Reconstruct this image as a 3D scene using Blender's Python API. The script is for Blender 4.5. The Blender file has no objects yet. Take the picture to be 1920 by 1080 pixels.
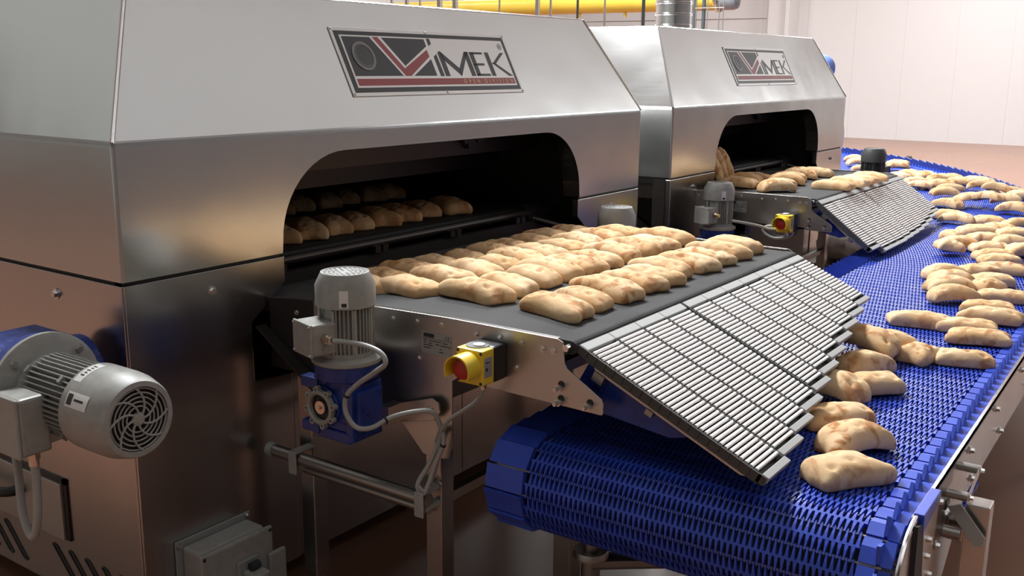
import bpy, bmesh, math, random
import numpy as np
from mathutils import Vector, Matrix, noise
random.seed(7)
PI = math.pi
scene = bpy.context.scene
COL = scene.collection

# ------------------------------------------------------------------ camera
cam_d = bpy.data.cameras.new('camera'); cam = bpy.data.objects.new('camera', cam_d); COL.objects.link(cam)
cam_d.sensor_width = 36.0; cam_d.lens = 36.0 * 1881.24 / 1920.0; cam_d.clip_start = 0.05; cam_d.clip_end = 200
RX = Vector((0.57903591, -0.81525379, 0.00886992))      # right
DN = Vector((-0.1714822, -0.13241716, -0.97624769))     # down
FW = Vector((0.79706416, 0.56376144, -0.2164758))       # forward
cm = Matrix((RX, -DN, -FW)).transposed().to_4x4(); cm.translation = (0, 0, 1.70)
cam.matrix_world = cm
scene.camera = cam

# ------------------------------------------------------------------ world, lights, exposure
w = bpy.data.worlds.new('world'); scene.world = w; w.use_nodes = True
w.node_tree.nodes['Background'].inputs[0].default_value = (0.9, 0.93, 1.0, 1)
w.node_tree.nodes['Background'].inputs[1].default_value = 0.15
scene.view_settings.view_transform = 'Standard'; scene.view_settings.look = 'None'
scene.view_settings.exposure = 0.30; scene.view_settings.gamma = 1.0
scene.view_settings.use_curve_mapping = False

def area(name, loc, size, power, color=(1, 1, 1), rot=(0, 0, 0), sy=None):
    d = bpy.data.lights.new(name, 'AREA'); d.energy = power; d.color = color
    d.shape = 'RECTANGLE'; d.size = size; d.size_y = sy or size
    o = bpy.data.objects.new(name, d); COL.objects.link(o); o.location = loc; o.rotation_euler = rot
    return o
for (x, y, p) in ((4.3, 5.4, 900), (9.0, 5.6, 800), (15.5, 5.4, 640), (21.5, 4.5, 350),
                  (9.0, 13, 200), (17, 13, 420), (15.5, -4.3, 230), (22.0, -4.3, 300)):  # negative-y pair: unseen fill added for brighter reflections on the oven fronts
    area('high_bay_light', (x, y, 6.6), 2.4, p, (0.955, 0.98, 1.0), sy=1.4)
area('skylight', (10.5, -2.4, 7.1), 13.0, 92, (0.92, 0.98, 1.0), sy=4.6)  # unseen panel added so the hood slopes reflect a broad brightness
area('skylight', (-0.5, -1.6, 7.1), 5.0, 75, (0.95, 0.99, 1.0), sy=5.0)  # unseen fill added for the dim near-left side and the motors
area('skylight', (-2.0, 13.0, 7.1), 9.0, 85, (0.90, 1.0, 0.99), sy=8.0)  # unseen panel added for an even reflection in the left hood slope
area('skylight', (21.5, -2.0, 7.1), 7.0, 60, (0.97, 0.99, 1.0), sy=5.5)  # unseen fill added to brighten oven reflections towards the right

# ------------------------------------------------------------------ material helpers
def mat(name, base=(0.5, 0.5, 0.5), rough=0.5, metal=0.0, spec=0.5):
    m = bpy.data.materials.new(name); m.use_nodes = True
    b = m.node_tree.nodes['Principled BSDF']
    b.inputs['Base Color'].default_value = (*base, 1); b.inputs['Roughness'].default_value = rough
    b.inputs['Metallic'].default_value = metal; b.inputs['Specular IOR Level'].default_value = spec
    return m
def nd(m, t, **k):
    n = m.node_tree.nodes.new(t)
    for a, v in k.items(): setattr(n, a, v)
    return n
def lk(m, a, b): m.node_tree.links.new(a, b)
def ramp(m, fac, stops):
    r = nd(m, 'ShaderNodeValToRGB'); e = r.color_ramp.elements
    while len(e) < len(stops): e.new(0.5)
    for i, (p, c) in enumerate(stops):
        e[i].position = p; e[i].color = (*c, 1) if len(c) == 3 else c
    lk(m, fac, r.inputs[0]); return r
def varied(m, scale, c1, c2, rough=None, bump=0.0, stretch=(1, 1, 1), lo=0.35, hi=0.65, detail=4, bdist=0.002, world=False):
    b = m.node_tree.nodes['Principled BSDF']
    tc = nd(m, 'ShaderNodeTexCoord'); mp = nd(m, 'ShaderNodeMapping'); mp.inputs['Scale'].default_value = stretch
    if world:
        g = nd(m, 'ShaderNodeNewGeometry'); lk(m, g.outputs['Position'], mp.inputs[0])
    else:
        lk(m, tc.outputs['Object'], mp.inputs[0])
    n = nd(m, 'ShaderNodeTexNoise'); n.inputs['Scale'].default_value = scale; n.inputs['Detail'].default_value = detail
    lk(m, mp.outputs[0], n.inputs[0])
    r = ramp(m, n.outputs['Fac'], [(lo, c1), (hi, c2)]); lk(m, r.outputs[0], b.inputs['Base Color'])
    if rough:
        mr = nd(m, 'ShaderNodeMapRange'); mr.inputs['From Min'].default_value = 0.3; mr.inputs['From Max'].default_value = 0.7
        mr.inputs['To Min'].default_value = rough[0]; mr.inputs['To Max'].default_value = rough[1]
        lk(m, n.outputs['Fac'], mr.inputs['Value']); lk(m, mr.outputs[0], b.inputs['Roughness'])
    if bump:
        bp = nd(m, 'ShaderNodeBump'); bp.inputs['Strength'].default_value = bump; bp.inputs['Distance'].default_value = bdist
        lk(m, n.outputs['Fac'], bp.inputs['Height']); lk(m, bp.outputs[0], b.inputs['Normal'])
    return n, mp

def steel(name, col=(0.60, 0.58, 0.55), r=(0.26, 0.36), stretch=(2.5, 2.5, 500), bump=0.015):
    m = mat(name, col, 0.3, 1.0)
    c1 = tuple(c * 0.98 for c in col); c2 = tuple(min(1, c * 1.02) for c in col)
    varied(m, 3.0, c1, c2, r, bump, stretch, 0.3, 0.7, 3, 0.0006, True)
    # large soft patches (hand marks, slight unevenness of the sheet)
    nt = m.node_tree; b = nt.nodes['Principled BSDF']
    g = nd(m, 'ShaderNodeNewGeometry'); n = nd(m, 'ShaderNodeTexNoise'); n.inputs['Scale'].default_value = 2.2; n.inputs['Detail'].default_value = 1.5
    lk(m, g.outputs['Position'], n.inputs[0])
    old = b.inputs['Normal'].links[0].from_node if b.inputs['Normal'].links else None
    b2 = nd(m, 'ShaderNodeBump'); b2.inputs['Strength'].default_value = 0.35; b2.inputs['Distance'].default_value = 0.02
    lk(m, n.outputs['Fac'], b2.inputs['Height'])
    if old: lk(m, old.outputs[0], b2.inputs['Normal'])
    lk(m, b2.outputs[0], b.inputs['Normal'])
    return m

M = {}
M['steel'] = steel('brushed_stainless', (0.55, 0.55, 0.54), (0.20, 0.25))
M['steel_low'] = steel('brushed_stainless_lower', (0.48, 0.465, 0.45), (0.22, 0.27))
M['steel_plate'] = steel('laser_cut_stainless', (0.50, 0.475, 0.45), (0.30, 0.38), (3, 3, 3))
M['steel_dull'] = mat('dull_steel', (0.36, 0.34, 0.32), 0.42, 1.0)
M['hatch'] = mat('galvanised_hatch', (0.42, 0.40, 0.37), 0.45, 0.7)
M['chrome'] = mat('polished_steel', (0.74, 0.73, 0.72), 0.18, 1.0)
M['bolt'] = mat('bolt_steel', (0.62, 0.60, 0.58), 0.3, 1.0)
M['roller'] = mat('roller_steel', (0.82, 0.79, 0.77), 0.30, 0.6)
M['grey_plastic'] = mat('grey_plastic', (0.27, 0.285, 0.27), 0.5)
M['light_plastic'] = mat('light_grey_plastic', (0.40, 0.405, 0.395), 0.42)
M['mid_plastic'] = mat('mid_grey_plastic', (0.12, 0.125, 0.12), 0.5)
M['darkgrey_plastic'] = mat('dark_grey_plastic', (0.055, 0.056, 0.055), 0.5)
M['black'] = mat('black_plastic', (0.012, 0.012, 0.012), 0.45)
M['soot'] = mat('oven_interior', (0.012, 0.011, 0.010), 0.65, 0.0)  # also painted shade on the rear end of the conveyor side plates
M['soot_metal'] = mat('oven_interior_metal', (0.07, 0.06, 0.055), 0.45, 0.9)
M['grey_paint'] = mat('grey_motor_paint', (0.25, 0.245, 0.225), 0.4)
varied(M['grey_paint'], 40, (0.29, 0.287, 0.265), (0.335, 0.33, 0.305), (0.35, 0.5), 0.1)
M['blue_paint'] = mat('blue_gearbox_paint', (0.012, 0.035, 0.23), 0.3)
varied(M['blue_paint'], 30, (0.010, 0.028, 0.18), (0.016, 0.045, 0.27), (0.25, 0.4), 0.2)
M['yellow'] = mat('yellow_plastic', (0.80, 0.56, 0.035), 0.38)
M['yellow_paint'] = mat('yellow_pipe_paint', (0.52, 0.36, 0.045), 0.4)
M['red'] = mat('red_button', (0.42, 0.018, 0.012), 0.35)
M['white_label'] = mat('white_label', (0.72, 0.71, 0.69), 0.5)
M['grey_label'] = mat('grey_label', (0.28, 0.28, 0.29), 0.5)
M['ink'] = mat('black_ink', (0.02, 0.02, 0.02), 0.5)
M['cable'] = mat('grey_cable', (0.33, 0.335, 0.32), 0.45)
M['brass'] = mat('nickel_gland', (0.66, 0.55, 0.46), 0.3, 1.0)
M['dark_rubber'] = mat('dark_rubber', (0.02, 0.022, 0.03), 0.6)
M['pol_blue'] = mat('blue_wear_strip', (0.03, 0.07, 0.50), 0.35)
M['paint_white'] = mat('plate_silver', (0.66, 0.65, 0.63), 0.35, 0.55)
M['plate_black'] = mat('plate_black', (0.022, 0.023, 0.027), 0.3)
M['plate_red'] = mat('plate_red', (0.33, 0.052, 0.058), 0.35)
M['plate_cream'] = mat('plate_cream', (0.85, 0.66, 0.42), 0.5)
M['navy'] = mat('navy_guard_plastic', (0.006, 0.02, 0.16), 0.5)
M['disc_dark'] = mat('emblem_dark', (0.055, 0.055, 0.06), 0.4)
M['disc_mid'] = mat('emblem_mid', (0.10, 0.10, 0.105), 0.4)
M['disc_light'] = mat('emblem_light', (0.22, 0.22, 0.225), 0.4)
M['skin'] = mat('skin', (0.6, 0.36, 0.26), 0.5)
M['hairnet'] = mat('blue_hairnet', (0.16, 0.24, 0.62), 0.7)
M['coat'] = mat('white_coat', (0.7, 0.7, 0.7), 0.8)
M['trouser'] = mat('white_trousers', (0.6, 0.6, 0.6), 0.8)
M['sack'] = mat('white_sack', (0.62, 0.57, 0.52), 0.8)

m = M['belt'] = mat('dark_woven_belt', (0.07, 0.067, 0.065), 0.85, 0.0, 0.2)
b = m.node_tree.nodes['Principled BSDF']
tc = nd(m, 'ShaderNodeTexCoord'); mp = nd(m, 'ShaderNodeMapping'); mp.inputs['Rotation'].default_value = (0, 0, 0.785)
lk(m, tc.outputs['Object'], mp.inputs[0])
ck = nd(m, 'ShaderNodeTexChecker'); ck.inputs['Scale'].default_value = 260
lk(m, mp.outputs[0], ck.inputs[0])
ns = nd(m, 'ShaderNodeTexNoise'); ns.inputs['Scale'].default_value = 5; ns.inputs['Detail'].default_value = 6; lk(m, tc.outputs['Object'], ns.inputs[0])
rp = ramp(m, ns.outputs['Fac'], [(0.35, (0.055, 0.054, 0.054)), (0.72, (0.080, 0.078, 0.077))])
mx = nd(m, 'ShaderNodeMix', data_type='RGBA', blend_type='MULTIPLY'); mx.inputs[0].default_value = 0.35
lk(m, rp.outputs[0], mx.inputs[6]); lk(m, ck.outputs['Color'], mx.inputs[7]); lk(m, mx.outputs[2], b.inputs['Base Color'])
bp = nd(m, 'ShaderNodeBump'); bp.inputs['Strength'].default_value = 0.5; bp.inputs['Distance'].default_value = 0.001
lk(m, ck.outputs['Fac'], bp.inputs['Height']); lk(m, bp.outputs[0], b.inputs['Normal'])

M['blue'] = mat('blue_belt_plastic', (0.045, 0.09, 0.56), 0.33)
varied(M['blue'], 9, (0.022, 0.058, 0.43), (0.032, 0.078, 0.50), (0.36, 0.50), 0.0)

m = M['bread'] = mat('baked_bread', (0.75, 0.55, 0.35), 0.85, 0.0, 0.15)
b = m.node_tree.nodes['Principled BSDF']
tc = nd(m, 'ShaderNodeTexCoord'); oi = nd(m, 'ShaderNodeObjectInfo')
cmb = nd(m, 'ShaderNodeVectorMath', operation='SCALE'); cmb.inputs['Scale'].default_value = 37.0
cx = nd(m, 'ShaderNodeCombineXYZ'); lk(m, oi.outputs['Random'], cx.inputs[0]); lk(m, oi.outputs['Random'], cx.inputs[1])
lk(m, cx.outputs[0], cmb.inputs[0])
ad = nd(m, 'ShaderNodeVectorMath', operation='ADD'); lk(m, tc.outputs['Object'], ad.inputs[0]); lk(m, cmb.outputs[0], ad.inputs[1])
n1 = nd(m, 'ShaderNodeTexNoise'); n1.inputs['Scale'].default_value = 21; n1.inputs['Detail'].default_value = 3.0; n1.inputs['Distortion'].default_value = 0.4
n2 = nd(m, 'ShaderNodeTexNoise'); n2.inputs['Scale'].default_value = 7; n2.inputs['Detail'].default_value = 2.0
n3 = nd(m, 'ShaderNodeTexNoise'); n3.inputs['Scale'].default_value = 90; n3.inputs['Detail'].default_value = 5.0
for n in (n1, n2, n3): lk(m, ad.outputs[0], n.inputs[0])
base = ramp(m, n2.outputs['Fac'], [(0.3, (0.74, 0.545, 0.34)), (0.7, (0.62, 0.38, 0.185))])
spot = ramp(m, n1.outputs['Fac'], [(0.50, (0, 0, 0)), (0.66, (0.85, 0.85, 0.85))])
spot.color_ramp.interpolation = 'EASE'
rv = nd(m, 'ShaderNodeMapRange'); rv.inputs['To Min'].default_value = 0.35; rv.inputs['To Max'].default_value = 1.0; lk(m, oi.outputs['Random'], rv.inputs['Value'])
ml = nd(m, 'ShaderNodeMath', operation='MULTIPLY'); lk(m, spot.outputs[0], ml.inputs[0]); lk(m, rv.outputs[0], ml.inputs[1])
mx = nd(m, 'ShaderNodeMix', data_type='RGBA'); lk(m, ml.outputs[0], mx.inputs[0]); lk(m, base.outputs[0], mx.inputs[6]); mx.inputs[7].default_value = (0.37, 0.14, 0.04, 1)
lk(m, mx.outputs[2], b.inputs['Base Color'])
bp = nd(m, 'ShaderNodeBump'); bp.inputs['Strength'].default_value = 0.25; bp.inputs['Distance'].default_value = 0.004
lk(m, n3.outputs['Fac'], bp.inputs['Height']); lk(m, bp.outputs[0], b.inputs['Normal'])
b.inputs['Subsurface Weight'].default_value = 0.08; b.inputs['Subsurface Radius'].default_value = (0.02, 0.01, 0.005)

m = M['floor'] = mat('coated_floor', (0.2, 0.1, 0.06), 0.3)
varied(m, 0.8, (0.28, 0.132, 0.08), (0.32, 0.162, 0.105), (0.26, 0.34), 0.02, (1, 1, 1), 0.3, 0.7, 5, 0.002, True)
m = M['wall'] = mat('white_panel_wall', (0.66, 0.635, 0.625), 0.45)
m = M['ceiling'] = mat('white_ceiling', (0.50, 0.52, 0.53), 0.8)

# ------------------------------------------------------------------ geometry helpers
class MB:
    def __init__(s): s.v = []; s.f = []; s.mi = []; s.cur = 0
    def add(s, vs, fs, T=None):
        o = len(s.v)
        for p in vs:
            p = Vector(p); s.v.append(tuple(T @ p) if T else tuple(p))
        for f in fs: s.f.append([i + o for i in f]); s.mi.append(s.cur)
    def box(s, x0, x1, y0, y1, z0, z1, T=None):
        vs = [(x, y, z) for z in (z0, z1) for y in (y0, y1) for x in (x0, x1)]
        s.add(vs, [(0, 2, 3, 1), (4, 5, 7, 6), (0, 1, 5, 4), (1, 3, 7, 5), (3, 2, 6, 7), (2, 0, 4, 6)], T); return s
    def prism(s, poly, axis, a, b, T=None):
        # poly: list of 2D points; axis 'X': (y,z), 'Y': (x,z), 'Z': (x,y)
        def p3(p, t):
            return {'X': (t, p[0], p[1]), 'Y': (p[0], t, p[1]), 'Z': (p[0], p[1], t)}[axis]
        n = len(poly)
        vs = [p3(p, a) for p in poly] + [p3(p, b) for p in poly]
        fs = [tuple(range(n))[::-1], tuple(range(n, 2 * n))] + [(i, (i + 1) % n, n + (i + 1) % n, n + i) for i in range(n)]
        s.add(vs, fs, T); return s
    def cyl(s, p0, p1, r0, r1=None, n=20, cap=True, T=None):
        p0 = Vector(p0); p1 = Vector(p1); r1 = r0 if r1 is None else r1
        d = (p1 - p0).normalized(); a = d.orthogonal().normalized(); c = d.cross(a)
        vs = []
        for p, r in ((p0, r0), (p1, r1)):
            for i in range(n):
                t = 2 * PI * i / n; vs.append(p + (a * math.cos(t) + c * math.sin(t)) * r)
        fs = [(i, (i + 1) % n, n + (i + 1) % n, n + i) for i in range(n)]
        if cap: fs += [tuple(range(n))[::-1], tuple(range(n, 2 * n))]
        s.add(vs, fs, T); return s
    def lathe(s, prof, n=32, T=None, closed=False):
        vs = []; fs = []
        for (r, z) in prof:
            for i in range(n): vs.append((r * math.cos(2 * PI * i / n), r * math.sin(2 * PI * i / n), z))
        k = len(prof)
        for j in range(k - 1 if not closed else k):
            j2 = (j + 1) % k
            for i in range(n):
                fs.append((j * n + i, j * n + (i + 1) % n, j2 * n + (i + 1) % n, j2 * n + i))
        s.add(vs, fs, T); return s
    def tube(s, pts, r, n=10, T=None):
        pts = [Vector(p) for p in pts]; vs = []; a = None; k = len(pts)
        for i, p in enumerate(pts):
            t = (pts[min(i + 1, k - 1)] - pts[max(i - 1, 0)]).normalized()
            if a is None: a = t.orthogonal().normalized()
            a = (a - t * a.dot(t)).normalized(); c = t.cross(a)
            for j in range(n):
                q = 2 * PI * j / n; vs.append(p + (a * math.cos(q) + c * math.sin(q)) * r)
        fs = [(i * n + j, i * n + (j + 1) % n, (i + 1) * n + (j + 1) % n, (i + 1) * n + j) for i in range(k - 1) for j in range(n)]
        fs += [tuple(range(n))[::-1], tuple(range((k - 1) * n, k * n))]
        s.add(vs, fs, T); return s
    def bolt(s, p, d, r=0.008, h=0.007):
        p = Vector(p); d = Vector(d).normalized()
        s.cyl(p, p + d * h * 0.25, r * 1.35, n=12); s.cyl(p + d * h * 0.25, p + d * h, r, r * 0.85, n=6)
        return s
    def build(s, name, material, parent=None, smooth=False, bevel=0, seg=2, solid=0):
        me = bpy.data.meshes.new(name); me.from_pydata(s.v, [], s.f)
        ms = material if isinstance(material, (list, tuple)) else [material]
        for q in ms: me.materials.append(q)
        if len(ms) > 1: me.polygons.foreach_set('material_index', s.mi)
        me.update()
        bm = bmesh.new(); bm.from_mesh(me); bmesh.ops.recalc_face_normals(bm, faces=bm.faces); bm.to_mesh(me); bm.free()
        o = bpy.data.objects.new(name, me); COL.objects.link(o)
        if parent: o.parent = parent
        if smooth:
            me.polygons.foreach_set('use_smooth', [True] * len(me.polygons))
            try: me.set_sharp_from_angle(angle=math.radians(40))
            except Exception: pass
        if bevel:
            md = o.modifiers.new('bevel', 'BEVEL'); md.width = bevel; md.segments = seg; md.limit_method = 'ANGLE'; md.angle_limit = math.radians(35)
        if solid:
            md = o.modifiers.new('solid', 'SOLIDIFY'); md.thickness = solid; md.offset = -1
        return o

def catmull(pts, k=8):
    P = [Vector(p) for p in pts]; out = []
    P = [P[0] * 2 - P[1]] + P + [P[-1] * 2 - P[-2]]
    for i in range(1, len(P) - 2):
        for j in range(k):
            t = j / k; a, b_, c, d = P[i - 1], P[i], P[i + 1], P[i + 2]
            out.append(0.5 * ((2 * b_) + (c - a) * t + (2 * a - 5 * b_ + 4 * c - d) * t * t + (3 * b_ - a - 3 * c + d) * t ** 3))
    out.append(P[-2]); return out

def tag(o, label=None, cat=None, group=None, kind=None):
    if label: o['label'] = label
    if cat: o['category'] = cat
    if group: o['group'] = group
    if kind: o['kind'] = kind
    return o
def empty(name, loc=(0, 0, 0), rot=(0, 0, 0)):
    o = bpy.data.objects.new(name, None); COL.objects.link(o); o.location = loc; o.rotation_euler = rot
    o.empty_display_size = 0.05; return o
def copy_tree(o, parent=None):
    c = o.copy(); COL.objects.link(c)
    if parent: c.parent = parent
    for k in ('label', 'category', 'group'):
        pass
    for ch in list(o.children): copy_tree(ch, c)
    return c
def text_obj(s, size, name, material, parent, M4, extrude=0.0004, shear=0.0, space=1.0):
    cu = bpy.data.curves.new('text', 'FONT'); cu.body = s; cu.size = size; cu.extrude = extrude; cu.shear = shear; cu.space_character = space
    t = bpy.data.objects.new('text', cu); COL.objects.link(t)
    bpy.context.view_layer.update()
    me = bpy.data.meshes.new_from_object(t.evaluated_get(bpy.context.evaluated_depsgraph_get()))
    bpy.data.objects.remove(t); bpy.data.curves.remove(cu)
    me.transform(M4); me.materials.clear(); me.materials.append(material)
    o = bpy.data.objects.new(name, me); COL.objects.link(o); o.parent = parent; return o

def smoothstep(a, b, x):
    t = max(0, min(1, (x - a) / (b - a))); return t * t * (3 - 2 * t)

# ------------------------------------------------------------------ the hall
def struct(name, mb, m, **k): return tag(mb.build(name, m, **k), kind='structure')
struct('floor', MB().box(-8, 26, -5.4, 18, -0.2, 0), M['floor'])
struct('ceiling', MB().box(-8, 26, -5.4, 18, 7.2, 7.4), M['ceiling'])
wm = MB(); wm.box(25.75, 26, -5.4, 18, 0, 7.2)
y = -5.3
while y < 16.7:                                       # sandwich panel joints
    wm.box(25.744, 25.75, y + 0.004, y + 1.197, 0, 7.2); y += 1.2
struct('wall_right', wm, M['wall'])
struct('wall_front', MB().box(-8, 26, -5.6, -5.4, 0, 7.2), mat('grey_wall', (0.14, 0.14, 0.145), 0.6))
struct('wall_back', MB().box(-8, 26, 18, 18.2, 0, 7.2), M['wall'])
struct('wall_left', MB().box(-8.2, -8, -5.4, 18, 0, 7.2), mat('pale_green_wall', (0.50, 0.56, 0.55), 0.6))
struct('trim_1', MB().box(25.2, 25.74, 9.35, 9.95, 0, 7.2).box(25.05, 25.2, 9.35, 9.45, 0, 7.2), M['wall'])

# ------------------------------------------------------------------ ovens
LOGO = {
 'border': [(0.014, 0.013), (0.961, 0.013), (0.961, 0.237), (0.014, 0.237)],
 'field': [(0.034, 0.030), (0.943, 0.030), (0.943, 0.222), (0.034, 0.222)],
 'ground': [(0.042, 0.0722), (0.4636, 0.0722), (0.4636, 0.2165), (0.042, 0.2165)],
 'band': [(0.042, 0.037), (0.937, 0.037), (0.937, 0.062), (0.042, 0.062)],
 'vwhite': [[(0.1751, 0.219), (0.2331, 0.219), (0.3084, 0.1098), (0.3148, 0.0719), (0.2797, 0.0721)],
            [(0.3084, 0.1098), (0.4640, 0.1886), (0.4640, 0.1382), (0.3356, 0.0718), (0.3148, 0.0719)]],
 'vred': [[(0.1900, 0.2175), (0.2180, 0.2175), (0.3005, 0.1004), (0.306, 0.072), (0.2913, 0.072)],
          [(0.3005, 0.1004), (0.4583, 0.1747), (0.4588, 0.147), (0.3207, 0.0719), (0.303, 0.072)]],
 'letters': [[(0.4781, 0.2195), (0.4960, 0.2195), (0.4960, 0.1985), (0.4781, 0.1902)],
             [(0.4842, 0.1473), (0.5040, 0.1587), (0.5060, 0.0705), (0.4842, 0.0705)],
             [(0.5140, 0.1655), (0.5292, 0.1711), (0.5400, 0.1600), (0.5400, 0.0705), (0.5140, 0.0705)],
             [(0.5292, 0.1711), (0.6090, 0.1030), (0.6090, 0.0706), (0.5279, 0.1430)],
             [(0.6740, 0.1705), (0.6958, 0.1708), (0.6090, 0.0706), (0.6020, 0.0760), (0.6056, 0.0967)],
             [(0.6710, 0.1690), (0.6965, 0.1708), (0.6965, 0.0705), (0.6710, 0.0705)],
             [(0.7040, 0.1700), (0.7290, 0.1700), (0.7290, 0.0705), (0.7040, 0.0705)],
             [(0.7040, 0.1700), (0.7850, 0.1700), (0.7850, 0.1610), (0.7040, 0.1610)],
             [(0.7040, 0.1235), (0.7750, 0.1235), (0.7750, 0.1140), (0.7040, 0.1140)],
             [(0.7040, 0.0795), (0.7905, 0.0795), (0.7905, 0.0705), (0.7040, 0.0705)],
             [(0.8010, 0.1702), (0.8264, 0.1702), (0.8264, 0.0705), (0.8010, 0.0705)],
             [(0.9063, 0.1696), (0.9290, 0.1696), (0.8495, 0.1200), (0.8264, 0.1200)],
             [(0.8264, 0.1270), (0.8500, 0.1250), (0.9390, 0.0705), (0.9112, 0.0705)]],
 'reg': (0.918, 0.196), 'text': (0.606, 0.0418, 0.022), 'disc': (0.119, 0.148, 0.053)}
XC = 2.9
def mirror(pts): return [(2 * XC - x, z) for x, z in pts][::-1]
def arch_pts(z0):
    pts = []
    n = 12
    # left side, from the bottom up, then the rounded upper corner
    pts.append((2.045, z0))
    pts.append((2.048, 1.17))
    cx_, cz_, rx_, rz_ = 2.32, 1.17, 0.272, 0.262
    for i in range(1, n + 1):
        t = PI / 2 * i / n
        pts.append((cx_ - rx_ * math.cos(t), cz_ + rz_ * math.sin(t)))
    r = []
    for (x, z) in pts: r.append((2 * XC - x + 0.005, z))
    return pts + r[::-1]

def make_oven(dx, dy, label, side_open):
    root = empty('tunnel_oven', (dx, dy, 0))
    tag(root, label, 'oven', 'stainless tunnel ovens')
    x0, x1, yf, zb, zc, zt = 1.495, 4.305, 2.3, 1.137, 1.495, 1.913
    a, bb = 0.214, 0.21; yb = 7.6
    # hood: front with the arch, sides, four slopes, top
    bm = bmesh.new()
    def V(*p): return bm.verts.new(p)
    arch = arch_pts(zb)
    F = [V(x0, yf, zb), V(x0, yf, zc), V(x1, yf, zc), V(x1, yf, zb)]
    av = [V(x, yf, z) for x, z in arch]; ai = [V(x, yf + 0.085, z) for x, z in arch]
    bm.faces.new([F[3], F[2], F[1], F[0]] + av)
    for i in range(len(av) - 1): bm.faces.new([av[i], ai[i], ai[i + 1], av[i + 1]])
    T = [V(x0 + a, yf + bb, zt), V(x1 - a, yf + bb, zt), V(x1 - a, yb, zt), V(x0 + a, yb, zt)]
    Bk = [V(x0, yb, zb), V(x0, yb, zc), V(x1, yb, zc), V(x1, yb, zb)]
    bm.faces.new([F[1], F[2], T[1], T[0]]); bm.faces.new(T)
    bm.faces.new([F[0], F[1], Bk[1], Bk[0]]); bm.faces.new([F[1], T[0], T[3], Bk[1]])
    bm.faces.new([F[2], F[3], Bk[3], Bk[2]]); bm.faces.new([T[1], F[2], Bk[2], T[2]])
    bm.faces.new([Bk[1], T[3], T[2], Bk[2]]); bm.faces.new([Bk[0], Bk[1], Bk[2], Bk[3]])
    bm.normal_update()
    es = [e for e in bm.edges if len(e.link_faces) == 2 and e.calc_face_angle(0) > 0.25 and not (e.verts[0] in av and e.verts[1] in ai)
          and not (e.verts[0] in ai and e.verts[1] in av) and not (e.verts[0] in av and e.verts[1] in av)]
    bmesh.ops.bevel(bm, geom=es, offset=0.009, segments=3, affect='EDGES', profile=0.5)
    bmesh.ops.recalc_face_normals(bm, faces=bm.faces)
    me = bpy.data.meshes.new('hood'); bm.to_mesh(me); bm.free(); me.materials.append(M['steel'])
    hood = bpy.data.objects.new('hood', me); COL.objects.link(hood); hood.parent = root
    for (p, q) in (((x0, yf, zc), (x0 + a, yf + bb, zt)), ((x1, yf, zc), (x1 - a, yf + bb, zt))):
        MB().tube([Vector(p).lerp(Vector(q), t) for t in (0.01, 0.5, 0.99)], 0.0052, 12).build('hip_seam', M['chrome'], root, smooth=True)
    # dark gap strip under the hood
    g = MB(); g.box(x0 + 0.012, 2.04, yf + 0.012, yf + 0.05, 1.10, 1.16); g.box(3.77, x1 - 0.012, yf + 0.012, yf + 0.05, 1.10, 1.16)
    g.box(x0 + 0.012, x0 + 0.05, yf + 0.02, yb, 1.10, 1.16); g.box(x1 - 0.05, x1 - 0.012, yf + 0.02, yb, 1.10, 1.16)
    g.build('seam_gasket', M['black'], root)
    # lower front panels with the notch the conveyor passes through
    left = [(x0, 0.125), (2.065, 0.125), (2.065, 0.755), (1.915, 0.765), (1.915, 0.945), (2.05, 1.05), (2.05, 1.127), (x0, 1.127)]
    # thin dark seam at the corner: panels start 4 mm in
    left = [(max(x, x0 + 0.004), z) for x, z in left]
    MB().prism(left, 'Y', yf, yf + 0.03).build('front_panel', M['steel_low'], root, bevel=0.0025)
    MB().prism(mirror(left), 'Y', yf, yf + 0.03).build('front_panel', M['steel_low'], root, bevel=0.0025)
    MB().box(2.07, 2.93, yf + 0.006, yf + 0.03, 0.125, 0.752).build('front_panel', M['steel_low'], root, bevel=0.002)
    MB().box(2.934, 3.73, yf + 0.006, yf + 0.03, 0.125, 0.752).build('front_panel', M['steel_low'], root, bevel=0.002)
    # side panels
    if not side_open:
        MB().box(x0, x0 + 0.03, yf + 0.006, 3.95, 0.125, 1.127).build('side_panel', M['steel_low'], root, bevel=0.0025)
        MB().box(x0, x0 + 0.03, 3.96, yb, 0.125, 1.127).build('side_panel', M['steel_low'], root, bevel=0.0025)
    else:
        MB().box(x0, x0 + 0.02, yf + 0.03, yf + 0.10, 0.125, 1.127).box(x0 + 0.03, x0 + 0.05, yf + 0.10, yb, 1.02, 1.127).build('side_frame', M['soot_metal'], root)
        MB().box(x0 + 0.45, x0 + 0.47, yf + 0.10, yb, 0.125, 1.127).build('inner_side_panel', M['soot'], root)
        s_ = MB(); s_.box(x0 + 0.2, x0 + 0.24, yf + 0.6, yf + 0.64, 0.125, 1.02); s_.cyl((x0 + 0.1, yf + 0.2, 0.80), (x0 + 0.45, yf + 1.4, 0.80), 0.012); s_.bolt((x0 + 0.44, yf + 0.8, 0.95), (-1, 0, 0), 0.02, 0.02)
        s_.build('inner_frame', M['soot_metal'], root)
    MB().box(x1 - 0.03, x1, yf + 0.006, yb, 0.125, 1.127).build('side_panel', M['steel_low'], root, bevel=0.0025)
    MB().box(x0, x1, yb - 0.02, yb, 0.125, 1.127).build('rear_panel', M['steel_low'], root)
    # inner cavity
    c = MB(); ya, ye = yf + 0.07, 6.2
    c.box(1.90, 1.92, ya, ye, 0.74, 1.60); c.box(3.88, 3.90, ya, ye, 0.74, 1.60); c.box(1.9, 3.9, ye, ye + 0.02, 0.74, 1.6)
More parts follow.
